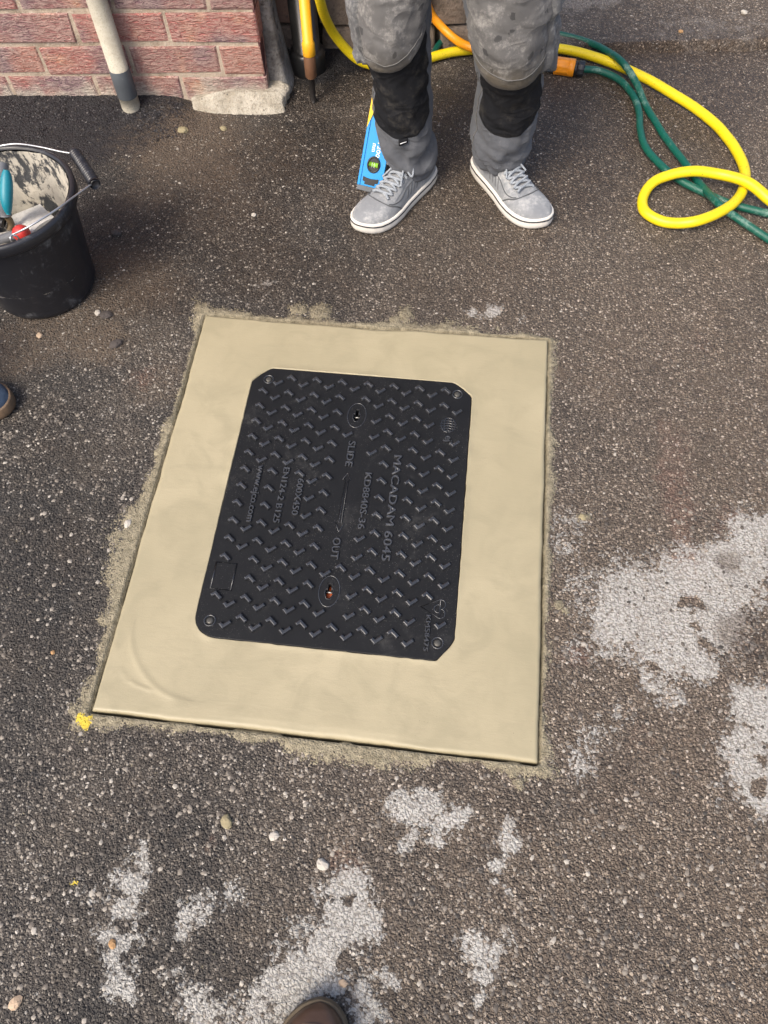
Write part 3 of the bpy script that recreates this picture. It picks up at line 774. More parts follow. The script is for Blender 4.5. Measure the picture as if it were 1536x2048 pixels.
for kind, me, miss, x0, y0 in (('a', me_a, missA, -.2185, .2975), ('b', me_b, missB, -.1895, .2808)):
    for c in range(8):
        for j in range(15):
            if j in miss.get(c, ()): continue
            ob = link(bpy.data.objects.new('lug', me), CR)
            ob.location = (x0 + .0588 * c + random.uniform(-.0004, .0004), y0 - .0413 * j, -.0001)
            ob.rotation_euler = (0, 0, random.uniform(-.03, .03))

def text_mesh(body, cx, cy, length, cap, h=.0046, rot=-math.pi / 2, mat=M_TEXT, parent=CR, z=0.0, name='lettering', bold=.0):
    cu = bpy.data.curves.new('t', 'FONT'); cu.body = body; cu.size = 1.0; cu.extrude = .0; cu.bevel_depth = .035; cu.bevel_resolution = 1; cu.offset = bold - .02
    cu.resolution_u = 3
    tmp = bpy.data.objects.new('t', cu); COL.objects.link(tmp)
    dg = bpy.context.evaluated_depsgraph_get(); dg.update()
    me = bpy.data.meshes.new_from_object(tmp.evaluated_get(dg))
    bpy.data.objects.remove(tmp); bpy.data.curves.remove(cu)
    n = len(me.vertices); co = np.empty(n * 3, np.float32); me.vertices.foreach_get('co', co); co = co.reshape(-1, 3)
    lo = co.min(0); hi = co.max(0)
    co[:, 0] = (co[:, 0] - (lo[0] + hi[0]) / 2) * length / (hi[0] - lo[0])
    co[:, 1] = (co[:, 1] - (lo[1] + hi[1]) / 2) * cap / (hi[1] - lo[1])
    co[:, 2] = np.where(co[:, 2] > 0, co[:, 2] / hi[2] * h, -.0008)
    me.vertices.foreach_set('co', co.ravel()); me.update()
    me.materials.clear(); me.materials.append(mat); me.name = name
    ob = link(bpy.data.objects.new(name, me), parent)
    ob.location = (cx, cy, z); ob.rotation_euler = (0, 0, rot)
    return ob
for body, x, y0, y1, cap in (('SLIDE', 0, .1421, .0783, .0165), ('OUT', 0, -.0918, -.1398, .0165), ('MACADAM 6045', .103, .1164, -.1332, .0185), ('KD8840S-36', .0452, .0667, -.0678, .0155),
                             ('600X450', -.0957, .0377, -.0501, .0148), ('EN124-2 B125', -.131, .0616, -.0714, .0142), ('www.ejco.com', -.1885, .0619, -.0749, .0190), ('KM58475', .1985, -.2366, -.3088, .0095)):
    o = text_mesh(body, x, (y0 + y1) / 2, abs(y0 - y1), cap, bold=.014)
    o['label'] = 'raised lettering reading ' + body
def tubes(name, lines, r, parent, mat, z=0.0, sides=6):
    mb = MB()
    for pts, closed in lines: mb.tube([(p[0], p[1], z) for p in pts], r, sides, True, closed)
    return mb.obj(name, mat, parent)
def ell(cx, cy, a, b, n=40, t0=0, t1=2 * math.pi):
    full = abs(t1 - t0 - 2 * math.pi) < 1e-6
    return [(cx + a * math.cos(t), cy + b * math.sin(t)) for t in np.linspace(t0, t1, n, endpoint=not full)]
# double-headed arrow between SLIDE and OUT
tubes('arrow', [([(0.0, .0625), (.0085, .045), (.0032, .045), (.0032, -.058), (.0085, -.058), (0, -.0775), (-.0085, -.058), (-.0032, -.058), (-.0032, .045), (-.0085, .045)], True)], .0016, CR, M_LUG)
for kx, ky in KEYS:
    kb = empty('keyhole'); kb.parent = CR; kb.location = (kx, ky, 0)
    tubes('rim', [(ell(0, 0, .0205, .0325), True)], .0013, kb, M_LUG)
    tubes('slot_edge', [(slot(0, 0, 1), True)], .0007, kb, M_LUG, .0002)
    lower = ky < 0
    MB().box((-.012, -.02, -.0225), (.012, .02, -.0150)).obj('socket', M_ORANGE_IN if lower else M_COVER, kb)
    MB().box((-.0082, -.0005, -.0125), (.0082, .003, -.009)).obj('cross_bar', M_PLATE, kb)
for sx, sy in ((-.2144, .2912), (.2187, .2917), (-.2211, -.2918), (.2194, -.2897)):
    b = empty('corner_screw'); b.parent = CR; b.location = (sx, sy, 0)
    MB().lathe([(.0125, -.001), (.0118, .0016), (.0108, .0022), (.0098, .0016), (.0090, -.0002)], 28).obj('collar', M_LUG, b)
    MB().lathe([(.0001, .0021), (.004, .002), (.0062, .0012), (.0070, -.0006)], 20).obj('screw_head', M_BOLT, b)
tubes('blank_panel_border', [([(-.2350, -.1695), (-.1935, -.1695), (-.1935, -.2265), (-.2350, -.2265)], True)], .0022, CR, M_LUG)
# ribbed globe emblem with ej below it
lines = []
gx, gy, gr = .2040, .2065, .0195
for q in (-.8, -.45, -.0001, .45, .8):
    lines.append((ell(gx, gy, max(.0004, gr * abs(q)) if abs(q) > .01 else .0004, gr, 24, -math.pi / 2, math.pi / 2) if q > 0 else ell(gx, gy, -gr * max(abs(q), .02), gr, 24, -math.pi / 2, math.pi / 2), False))
for q in (-.82, -.5, -.17, .17, .5, .82):
    w = gr * math.sqrt(1 - q * q); lines.append(([(gx - w, gy + gr * q - .001), (gx, gy + gr * q + .0015), (gx + w, gy + gr * q - .001)], False))
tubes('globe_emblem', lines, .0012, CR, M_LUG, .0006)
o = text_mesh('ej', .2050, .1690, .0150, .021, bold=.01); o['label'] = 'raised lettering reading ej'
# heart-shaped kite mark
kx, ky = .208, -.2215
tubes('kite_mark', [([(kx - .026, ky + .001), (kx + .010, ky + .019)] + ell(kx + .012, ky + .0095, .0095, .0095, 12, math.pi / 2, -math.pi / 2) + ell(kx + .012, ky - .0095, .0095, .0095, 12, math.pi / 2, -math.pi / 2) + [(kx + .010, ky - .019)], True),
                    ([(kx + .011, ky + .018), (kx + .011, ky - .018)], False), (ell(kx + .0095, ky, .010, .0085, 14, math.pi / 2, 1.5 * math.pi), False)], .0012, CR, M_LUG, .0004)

# ------------------------------------------------------------------ brick house wall
HWALL = empty('brick_house_wall', (WALL_P[0], WALL_P[1], 0), WALL_A)
tag(HWALL, 'red and purple rustic brick house wall at the upper left corner', 'wall')
BL, BH, BD, JT = .2415, .0755, .10, .010
PZ = .0855; PX = .2515
def brick_mesh(l, h, d, seed):
    r = random.Random(seed); e = .004
    v = []
    for (y, k) in ((0, e), (.004, 0), (d, 0)):
        for sx, sz in ((-1, -1), (1, -1), (1, 1), (-1, 1)):
            v.append((sx * (l / 2 - k) + r.uniform(-.0032, .0032), y + (r.uniform(-.0015, .0015) if y < .003 else 0), sz * (h / 2 - k) + r.uniform(-.0030, .0030)))
    f = [(0, 1, 2, 3), (11, 10, 9, 8)]
    for a in (0, 4):
        for i in range(4):
            j = (i + 1) % 4
            f.append((a + j, a + i, a + 4 + i, a + 4 + j))
    me = make_mesh('brick', v, f, smooth=False); me.materials.append(M_BRICK); return me
FULL = [brick_mesh(BL, BH, BD, i) for i in range(5)]
HALF = [brick_mesh(.1145, BH, BD, 50 + i) for i in range(3)]
LEFT_END = -2.06
for c in range(14):
    zc = .0365 + PZ * c
    s = CORNER_S
    if c % 2 == 1:                       # header at the corner
        ob = link(bpy.data.objects.new('brick', random.choice(HALF)), HWALL); ob.location = (s - .0575, 0, zc); s -= .126
    while s > LEFT_END + .2:
        ob = link(bpy.data.objects.new('brick', random.choice(FULL)), HWALL)
        ob.location = (s - BL / 2, random.uniform(-.0012, .0012), zc + random.uniform(-.001, .001)); ob.rotation_euler = (0, random.uniform(-.004, .004), 0)
        s -= PX
HTOP = .0365 + PZ * 13 + .05
MB().box((LEFT_END, .0040, -.10), (CORNER_S - .006, .30, HTOP)).obj('mortar', M_MORTAR, HWALL, smooth=False)
MB().box((CORNER_S - .0058, .0035, -.10), (CORNER_S - .0005, .30, HTOP - .001)).obj('side_reveal', M_DARKPAINT, HWALL, smooth=False)

def lump(name, lo, hi, mat, parent, nseg=(40, 20, 20), amp=.01, freq=14, seed=1, shape=None, rad=.02):
    """closed rounded box with an uneven skin"""
    lo = np.array(lo, float); hi = np.array(hi, float); c = (lo + hi) / 2; h = (hi - lo) / 2
    nu, nv = nseg[0], nseg[1]
    th = np.linspace(0, 2 * np.pi, nu, endpoint=False); zz = np.linspace(0, 1, nv)
    rows = []
    for t in zz:
        k = 1 - .10 * max(0, (t - .8) / .2) ** 2
        row = []
        for a in th:
            ca, sa = math.cos(a), math.sin(a)
            q = (abs(ca) ** 6 + abs(sa) ** 6) ** (-1 / 6)
            row.append((c[0] + h[0] * ca * q * k, c[1] + h[1] * sa * q * k, lo[2] + (hi[2] - lo[2]) * t))
        rows.append(row)
    P = np.array(rows)
    d = amp * (fbm(P[..., 0] * freq + P[..., 2] * freq * .7, P[..., 1] * freq + P[..., 2] * freq * .6 + 5, 4, seed) - .5) * 2
    nrm = P - c; nrm[..., 2] *= .2; nrm /= np.linalg.norm(nrm, axis=2)[..., None]
    P = P + nrm * d[..., None]
    if shape is not None: P = shape(P)
    mb = MB().grid(P, closed_v=True)
    top = P[-1]; cap = np.array([top * (1 - f) + top.mean(0) * f + np.array([0, 0, .004 * f]) for f in (0, .35, .7, .97)])
    mb.grid(cap, closed_v=True)
    return mb.obj(name, mat, parent)
def sh(P):                      # the plinth leans back to the brick face as it rises
    t = np.clip((P[..., 2] + .03) / .075, 0, 1)
    P = P.copy(); front = P[..., 1] < 0
    P[..., 1] = np.where(front, P[..., 1] * (1 - .85 * t ** 1.4), P[..., 1])
    P[..., 2] -= .022 * sstep(.22, .13, P[..., 0]) * t + .006 * (fbm(P[..., 0] * 30, P[..., 0] * 0, 3, 3) - .5) * t
    return P
lump('plinth', (.130, -.070, -.03), (CORNER_S + .055, .06, .040), M_PLINTH, HWALL, (160, 18), .013, 26, 5, sh)
def sh2(P):
    t = np.clip(P[..., 2] / .30, 0, 1); P = P.copy()
    P[..., 0] = np.where(P[..., 0] > CORNER_S + .004, CORNER_S + .004 + (P[..., 0] - CORNER_S - .004) * (1 - .72 * t ** .6), P[..., 0])
    P[..., 1] = np.where(P[..., 1] < .09, P[..., 1] + .055 * t, P[..., 1])
    return P
lump('render_fillet', (CORNER_S - .01, .030, -.03), (CORNER_S + .066, .17, HTOP * .7), M_RENDER, HWALL, (44, 60), .012, 12, 8, sh2)

# ------------------------------------------------------------------ old stone wall behind
OW = empty('old_stone_wall', (-.08, 1.60, 0), math.radians(4))
tag(OW, 'low dirty old stone wall behind the standing worker, mossy at its foot', 'wall')
MB().box((-.40, .02, -.05), (.33, .24, .72)).obj('joint_bed', M_DARKMORTAR, OW, smooth=False)
r = random.Random(4)
zc = -.02
for row in range(7):
    hh = r.uniform(.085, .12); x = -.395 + r.uniform(0, .03)
    while x < .30:
        w = min(r.uniform(.13, .24), .325 - x)
        if w < .05: break
        lump('stone', (x, -.005 - r.uniform(0, .015), zc), (x + w - .012, .05, zc + hh - .012), r.choice([M_OLDSTONE, M_OLDSTONE, M_OLDBRICK]), OW, (32, 10), .009, 20, r.randint(0, 99))
        x += w
    zc += hh

# downpipe
DP = empty('downpipe', (-0.3189, 1.4645, 0), 0)
tag(DP, 'black round drain downpipe in the corner between the two walls', 'drainpipe')
MB().lathe([(.040, 0.0), (.040, 1.1)], 32, caps=True).obj('pipe', M_PIPE, DP)
MB().lathe([(.050, -.005), (.052, .004), (.052, .055), (.047, .062), (.041, .064)], 32).obj('socket_collar', M_PIPE, DP)

# ------------------------------------------------------------------ tools against the wall
M_POLE = mat_rough('cement_caked_pole', (.36, .33, .26), (.45, .42, .34), (.27, .25, .20), 30, .5, .002, .85)
M_TAPE = mat_plain('grey_tape', (.075, .085, .095), .5, .3, 30, dust=.6, dustcol=(.30, .30, .28))
PB = Vector((-.800, 1.216, .002)); PT = Vector((-.800, 1.262, 1.35))
pole = empty('wooden_pole', tuple(PB)); pole.rotation_euler = (PT - PB).to_track_quat('Z', 'Y').to_euler()
tag(pole, 'long cement-caked wooden pole with grey tape near its foot leaning on brick wall', 'pole')
MB().lathe([(.0210, 0), (.0255, .003), (.0270, .012), (.0268, .048)], 24, caps=True).obj('foot', M_POLE, pole)
MB().lathe([(.0272, .047), (.0282, .050), (.0285, .098), (.0282, .122), (.0274, .124)], 24).obj('tape', M_TAPE, pole)
MB().lathe([(.0262, .120), (.0265, .30), (.0262, .80), (.0258, 1.35)], 24, caps=True).obj('shaft', M_POLE, pole)

M_YPAINT = mat_plain('chipped_yellow_paint', (.72, .36, .012), .45, .12, 60, dust=.63, dustcol=(.10, .07, .03))
M_RUST = mat_plain('rusty_socket', (.12, .055, .025), .7, .35, 80)
M_STEEL = mat_plain('dark_steel', (.05, .045, .042), .5, .3, 60, metal=.5)
BB = Vector((-0.2796, 1.3061, 0)); BT = Vector((BB.x - .005, BB.y + .13, 1.25))
bar = empty('digging_bar', tuple(BB)); bar.rotation_euler = (BT - BB).to_track_quat('Z', 'Y').to_euler()
tag(bar, 'yellow painted digging bar with rusty collar and steel point by the downpipe', 'digging bar')
MB().lathe([(.004, 0), (.0085, .012), (.0095, .075)], 12, caps=True).obj('steel_point', M_STEEL, bar)
MB().lathe([(.013, .070), (.0165, .074), (.0170, .128), (.0155, .131)], 20, caps=True).obj('collar', M_RUST, bar)
MB().lathe([(.0150, .128), (.0178, .131), (.0180, .160), (.0150, .166)], 20).obj('ferrule', M_YPAINT, bar)
MB().lathe([(.0148, .160), (.0150, .6), (.0150, 1.25)], 20, caps=True).obj('handle', M_YPAINT, bar)

# ------------------------------------------------------------------ hoses
def mat_hose(name, col, rough, dust, dcol, ridge=0.0, specks=None):
    k = NT(name); p = k.pos()
    n = k.noise(p, 18, 6, .7); f = k.noise(p, 160, 4, .7)
    c = k.mix(f, tuple(x * .85 for x in col), tuple(min(1, x * 1.1) for x in col))
    d = k.math('MULTIPLY', k.step(k.math('ADD', k.math('MULTIPLY', n, .75), k.math('MULTIPLY', f, .25)), dust, dust + .14), .6)
    c = k.mix(d, c, dcol)
    if specks: c = k.mix(k.math('MULTIPLY', k.step(k.noise(p, 240, 2), .66, .72), .8), c, specks)
    w1 = k.n('TexWave', {'Vector': p, 'Scale': 130.0, 'Distortion': 1.0}, bands_direction='DIAGONAL').outputs['Fac']
    w2 = k.n('TexWave', {'Vector': k.scalev(p, (-1, 1, 1)), 'Scale': 130.0, 'Distortion': 1.0}, bands_direction='DIAGONAL').outputs['Fac']
    hb = k.math('ADD', k.math('MULTIPLY', k.math('MULTIPLY', w1, w2), ridge), f)
    return k.done(c, k.fmix(d, rough, .8), k.bump(hb, .25, .0012), spec=.45)
M_YHOSE = mat_hose('yellow_hose_rubber', (.72, .555, .008), .42, .60, (.35, .28, .08), specks=(.06, .05, .02))
M_GHOSE = mat_hose('green_hose_rubber', (.004, .082, .055), .34, .52, (.22, .33, .28), ridge=1.5)
M_OHOSE = mat_hose('orange_hose_rubber', (.80, .30, .008), .4, .64, (.30, .15, .04), specks=(.08, .05, .02))
M_CONN = mat_plain('orange_connector_plastic', (.80, .27, .008), .35, .1, 60)
M_CGREY = mat_plain('grey_connector_plastic', (.11, .135, .16), .45, .2, 60)
M_CBLACK = mat_plain('black_connector_plastic', (.018, .019, .022), .4, .2, 60)
ZY, ZG = .0132, .0095
def hose(name, pts, r, mat, label, n=14, sides=18, ribs=0.0):
    P = catmull(pts, n)
    P[:, 2] += .0015
    P[:, 0] += .006 * (fbm(P[:, 0] * 9, P[:, 1] * 9, 3, 7) - .5); P[:, 1] += .006 * (fbm(P[:, 0] * 9 + 8, P[:, 1] * 9, 3, 9) - .5)
    seg = np.r_[0, np.cumsum(np.linalg.norm(np.diff(P, axis=0), axis=1))]
    m = max(len(P), int(seg[-1] / .006)); t = np.linspace(0, seg[-1], m)
    P = np.stack([np.interp(t, seg, P[:, i]) for i in range(3)], 1)
    R = r * (1 + ribs * np.sin(t / .008 * 2 * math.pi)) if ribs else r
    return tag(MB().tube(P, R, sides).obj(name, mat), label, 'hose', 'hoses on the ground behind the worker')
hose('garden_hose', [(-0.189, 1.0708, 0.55), (-0.2182, 1.2243, 0.4), (-0.2329, 1.3052, 0.28), (-0.2311, 1.3996, 0.16), (-0.1988, 1.4353, 0.085), (-0.1473, 1.4509, 0.035), (-0.0721, 1.4708, 0.0165), (0.0148, 1.5055, 0.0165), (0.1015, 1.5531, 0.0165), (0.1908, 1.5784, 0.0165), (0.296, 1.5949, 0.0165), (0.4162, 1.6024, 0.0165), (0.5206, 1.5733, 0.0165), (0.6363, 1.5092, 0.0165), (0.7329, 1.4295, 0.0165), (0.8243, 1.3349, 0.0165), (0.8841, 1.24, 0.0165), (0.9156, 1.143, 0.0165), (0.916, 1.0535, 0.018), (0.8645, 0.9343, 0.04), (0.7782, 0.8645, 0.04), (0.7062, 0.8766, 0.0175), (0.6542, 0.9095, 0.0165), (0.6493, 0.9671, 0.0165), (0.6852, 1.0208, 0.03), (0.7645, 1.0385, 0.046), (0.8404, 1.0339, 0.046), (0.9016, 0.9987, 0.054), (0.9566, 0.9479, 0.045), (1.0239, 0.9122, 0.022), (1.0911, 0.8536, 0.0165), (1.2311, 0.7598, 0.0132), (1.4109, 0.6884, 0.0132), (1.6226, 0.6473, 0.0132)], ZY, M_YHOSE, 'thick yellow hose curving from the wall and ending in a loop at right')
hose('garden_hose', [(0.4955, 1.4987, 0.02), (0.5489, 1.5001, 0.016), (0.6063, 1.4618, 0.0145), (0.641, 1.3944, 0.0145), (0.6562, 1.3208, 0.0145), (0.6554, 1.2395, 0.0145), (0.6658, 1.1684, 0.0145), (0.7072, 1.0943, 0.0145), (0.7558, 1.0373, 0.0145), (0.823, 0.9914, 0.0145), (0.8836, 0.9612, 0.0145), (0.9564, 0.9383, 0.0145), (1.0399, 0.9133, 0.0145), (1.1322, 0.8774, 0.0145), (1.2715, 0.8351, 0.0095), (1.4892, 0.7639, 0.0095), (1.6833, 0.6566, 0.0095)], ZG, M_GHOSE, 'dark green hose joined to the orange connector, winding down to the right')
hose('garden_hose', [(0.0514, 1.5371, 0.0145), (0.0623, 1.589, 0.0145), (0.095, 1.6439, 0.0145), (0.1544, 1.6806, 0.0145), (0.2466, 1.6935, 0.0145), (0.3394, 1.6853, 0.0145), (0.4236, 1.6764, 0.0145), (0.507, 1.6469, 0.0145), (0.569, 1.5745, 0.03), (0.6076, 1.4943, 0.046), (0.6467, 1.4311, 0.03), (0.6734, 1.3606, 0.0145), (0.7116, 1.2424, 0.0145), (0.7618, 1.1235, 0.0145), (0.8007, 1.0317, 0.0145), (0.8326, 0.9239, 0.04), (0.8809, 0.9023, 0.022), (0.9568, 0.8395, 0.0145), (1.0189, 0.763, 0.0145), (1.0988, 0.6725, 0.0145), (1.2438, 0.5827, 0.0095), (1.4324, 0.5421, 0.0095), (1.627, 0.4764, 0.0095)], ZG, M_GHOSE, 'green hose arching behind the worker, lying over the yellow hose', ribs=.02)
hose('garden_hose', [(-0.0001, 1.4251, 0.4), (0.0135, 1.5387, 0.22), (0.0309, 1.5909, 0.115), (0.0652, 1.5942, 0.07), (0.1136, 1.5657, 0.048), (0.1683, 1.5291, 0.047), (0.2365, 1.5364, 0.03), (0.3127, 1.5416, 0.016), (0.365, 1.536, 0.016), (0.3956, 1.5196, 0.02)], .0118, M_OHOSE, 'orange hose dropping between the legs of the worker to the ground')
c0 = Vector((0.3896, 1.5149, 0.021)); c1 = Vector((0.5042, 1.4994, 0.02)); cl = (c1 - c0).length
conn = empty('hose_connector', tuple(c0)); conn.rotation_euler = (c1 - c0).to_track_quat('Z', 'Y').to_euler()
tag(conn, 'orange click hose connector with grey and black ends lying beside the right leg', 'hose connector')
def ribbed(prof_r, z0, z1, n, amp, sides=32):
    ang = np.linspace(0, 2 * np.pi, sides * 2, endpoint=False)
    rows = []
    for z, k in ((z0, .90), (z0 + .002, 1), (z1 - .002, 1), (z1, .90), (z1 + .0005, .55)):
        rr = prof_r * k * (1 + amp * np.sign(np.sin(ang * n)))
        rows.append(np.stack([rr * np.cos(ang), rr * np.sin(ang), np.full_like(ang, z)], 1))
    return MB().grid(np.array(rows), closed_v=True)
ribbed(.0185, -.012, cl * .24, 14, .02).obj('end_nut', M_CGREY, conn)
ribbed(.0225, cl * .22, cl * .60, 8, .025).obj('body', M_CONN, conn)
MB().lathe([(.0205, cl * .56), (.0235, cl * .58), (.0235, cl * .72), (.0205, cl * .735)], 32).obj('release_ring', M_CONN, conn)
ribbed(.0190, cl * .73, cl * .80, 16, .02).obj('seal_ring', M_CBLACK, conn)
ribbed(.0205, cl * .81, cl * .98, 10, .03).obj('hose_nut', M_CBLACK, conn)

# ------------------------------------------------------------------ spirit level
M_BLUE = mat_plain('blue_level_paint', (.008, .25, .62), .38, .10, 20, dust=.66, dustcol=(.45, .55, .60), coords='pos')
M_LYEL = mat_plain('yellow_level_paint', (.80, .50, .01), .4, .08, 30)
M_VIAL = NT('green_vial').done((.20, .42, .03), .12, spec=.6)
M_WHITE = NT('white_print').done((.75, .76, .76), .6)
M_BLK = mat_plain('black_plastic', (.012, .012, .013), .4, .2)
b0 = Vector((-.105, .950, .001)); dv = Vector((.165, math.sin(math.radians(30)), math.cos(math.radians(30)))).normalized()
xv = Vector((1, 0, 0)); xv = (xv - dv * xv.dot(dv)).normalized(); nv = dv.cross(xv)           # nv: away from camera / towards it
LM = Matrix((xv, dv, xv.cross(dv))).transposed().to_4x4(); LM.translation = b0
lev = empty('spirit_level'); lev.matrix_world = LM
tag(lev, 'blue spirit level with yellow upper half leaning behind the left leg', 'spirit level')
LW = .066; LL = 1.2; TH = .024
def lbox(name, x0, x1, y0, y1, z0, z1, mat, parent=lev):
    o = MB().box((x0, y0, z0), (x1, y1, z1)).obj(name, mat, parent, smooth=False)
    bv = o.modifiers.new('edge', 'BEVEL'); bv.width = .0012; bv.segments = 2
    return o
# face +z is toward the camera side; body is an I beam
def face_poly(name, poly, z0, z1, mat, parent=lev):
    n = len(poly); v = [(x, y, z0) for x, y in poly] + [(x, y, z1) for x, y in poly]
    f = [tuple(range(n))[::-1], tuple(range(n, 2 * n))] + [(i, (i + 1) % n, n + (i + 1) % n, n + i) for i in range(n)]
    return mesh_obj(name, v, f, mat, parent, False)
lbox('flange', 0, .007, .012, LL, -TH, .003, M_BLUE); lbox('flange', LW - .007, LW, .012, LL, -TH, .003, M_BLUE)
face_poly('web', [(.007, .012), (LW - .007, .012), (LW - .007, LL), (.007, LL)], -TH + .004, 0, M_BLUE)
face_poly('yellow_stripe', [(-.0004, .150), (.010, .185), (.030, .26), (.034, .36), (.034, LL - .01), (-.0004, LL - .01)], .0032, .0040, M_LYEL)
lbox('end_cap', .0005, LW - .0005, 0, .0125, -TH - .001, .0045, mat_plain('grey_end_cap', (.10, .11, .12), .4, .3))
vh = empty('plumb_vial'); vh.parent = lev; vh.location = (.034, .068, 0)
ring = MB(); ang = np.linspace(0, 2 * np.pi, 32, endpoint=False)
ring.grid(np.array([[(rx * math.cos(a), ry * math.sin(a), z) for a in ang] for rx, ry, z in ((.0175, .0205, .0005), (.0175, .0205, .0032), (.0135, .0165, .0032), (.0130, .0160, .0008))]), closed_v=True)
ring.obj('bezel', M_BLK, vh)
face_poly('well', [(.0135 * math.cos(a), .0165 * math.sin(a)) for a in ang], .0002, .0006, M_BLK, vh)
MB().tube([(-.012, 0, .002), (.012, 0, .002)], .0062, 14).obj('vial', M_VIAL, vh)
tubes('vial_lines', [([(-.003, -.0064), (-.003, .0064)], False), ([(.003, -.0064), (.003, .0064)], False)], .0005, vh, M_WHITE, .0082)
face_poly('slot', [(.012 + .042 * t, .030 + .0055 * s - .003 * math.sin(math.pi * t)) for s, ts in ((-1, np.linspace(0, 1, 9)), (1, np.linspace(1, 0, 9))) for t in ts], .0004, .0016, M_BLK)
face_poly('print_block', [(.018, .0165), (.046, .0165), (.046, .0225), (.018, .0225)], .0003, .0009, M_BLK)
o = text_mesh('1200', .0405, .104, .036, .0110, .0008, -math.pi / 2, M_WHITE, lev, .0006, 'size_print', .01); o['label'] = 'white print reading 1200'
o = text_mesh('mm', .0265, .108, .020, .0085, .0008, -math.pi / 2, M_WHITE, lev, .0006, 'size_print', .01); o['label'] = 'white print reading mm'

# ------------------------------------------------------------------ people
M_TROUSER = mat_cloth('grey_work_trousers', (.088, .093, .103), .57, (.19, .187, .18))
M_KNEE = mat_cloth('dusty_knee_pocket', (.118, .115, .112), .48, (.34, .325, .30), dark=(.035, .035, .036), mud=((.070, .056, .036), .405))
M_BLACKP = mat_cloth('black_stretch_panel', (.0075, .008, .010), .50, (.050, .045, .038), sheen=0)
M_POCKET = mat_cloth('grey_holster_pocket', (.11, .112, .115), .47, (.36, .355, .34))
M_SEAM = mat_plain('pale_stitching', (.12, .118, .112), .9, .2)
M_SUEDE = mat_cloth('grey_suede', (.215, .226, .238), .47, (.41, .41, .40), creases=.12)
M_SUEDE2 = mat_cloth('darker_grey_suede', (.125, .13, .135), .55, (.22, .22, .215), creases=.12)
M_SOLE = mat_plain('off_white_rubber', (.66, .63, .57), .55, .12, 30, dust=.62, dustcol=(.34, .27, .19))
M_LINE = mat_plain('black_sole_line', (.02, .022, .025), .6, .2)
M_LACE = mat_cloth('grey_lace', (.26, .285, .31), .55, (.38, .385, .39), creases=.12)
M_SHSEAM = mat_plain('dark_shoe_seam', (.075, .08, .085), .9, .2)
M_SOCK = mat_cloth('pale_sock', (.33, .33, .46), .7)

def interp_rows(rows, z):
    R = np.array(rows, float)
    zi = R[:, 0]
    # smooth (Catmull style) interpolation of each column
    out = []
    for c in range(1, R.shape[1]):
        y = R[:, c]; m = np.gradient(y, zi)
        i = np.clip(np.searchsorted(zi, z) - 1, 0, len(zi) - 2)
        h = zi[i + 1] - zi[i]; t = np.clip((z - zi[i]) / h, 0, 1)
        out.append((2 * t ** 3 - 3 * t ** 2 + 1) * y[i] + (t ** 3 - 2 * t ** 2 + t) * h * m[i] + (-2 * t ** 3 + 3 * t ** 2) * y[i + 1] + (t ** 3 - t ** 2) * h * m[i + 1])
    return out

class Leg:
    def __init__(self, rows, seed, bunch=.11, bamp=1.0):
        self.rows = rows; self.seed = seed; self.bunch = bunch; self.bamp = bamp
    def S(self, th, z, off=0.0):
        th = np.asarray(th, float) + 0 * np.asarray(z, float); z = np.asarray(z, float) + 0 * th
        cx, cy, rx, ry = interp_rows(self.rows, z)
        sd = self.seed
        ct, st = np.cos(th), np.sin(th)
        low = np.exp(-((z - self.bunch) / .055) ** 2) * self.bamp
        # soft diagonal drape folds, strong bunching above the shoe
        f1 = fbm(st * 1.6 + z * 5 + sd, ct * 1.6 + z * 13, 3, sd) - .5
        f2 = fbm(st * 1.1 + sd, ct * 1.1 + z * 46 + 1.6 * st, 3, sd + 5) - .5
        rid = 1 - 2 * np.abs(fbm(st * 1.3 + 3 + sd, ct * .9 + z * 26 + .8 * st, 2, sd + 8) - .5) * 2
        d = .020 * f1 * sstep(.04, .2, z) + .024 * low * f2 + .010 * low * rid + .009 * f2 + .005 * rid
        d = d + .005 * np.sin(2 * th + sd) * sstep(.05, .3, z)
        rx = rx + d + off; ry = ry + d + off
        return np.stack([cx + rx * st, cy - ry * ct, z], -1)
    def mesh(self, mb, z0, z1, nz=110, nt=84):
        th = np.linspace(0, 2 * np.pi, nt, endpoint=False); zz = np.linspace(z0, z1, nz)
        T, Z = np.meshgrid(th, zz, indexing='ij')
        P = self.S(T, Z)
        # turned-in hem
        hem = self.S(th, np.full(nt, z0), -.006); hem2 = self.S(th, np.full(nt, z0 + .03), -.008); hem2[:, 2] = z0 + .03
        P = np.concatenate([hem2[:, None], hem[:, None], P], 1)
        mb.grid(P, closed_u=True)
    def patch(self, name, th0, th1, zb, zt, off, mat, parent, nu=44, nv=34, bulge=None):
        u = np.linspace(0, 1, nu); v = np.linspace(0, 1, nv)
        U, Vv = np.meshgrid(u, v, indexing='ij')
        zbot = zb(U); ztop = zt(U)
        TH = th0 + (th1 - th0) * U; Z = zbot + (ztop - zbot) * Vv
        e = np.minimum(np.minimum(U, 1 - U) / .035, np.minimum(Vv, 1 - Vv) / .035)
        O = off * np.clip(e, 0, 1) + (-.004) * (e <= 0)
        if bulge: O = O + bulge(U, Vv) * np.clip(e * 3, 0, 1)
        return MB().grid(self.S(TH, Z, O)).obj(name, mat, parent)
    def seam(self, name, pts, r, off, mat, parent):
        P = np.array([self.S(a, z, o_) for a, z, o_ in pts])
        return MB().tube(P, r, 6).obj(name, mat, parent)

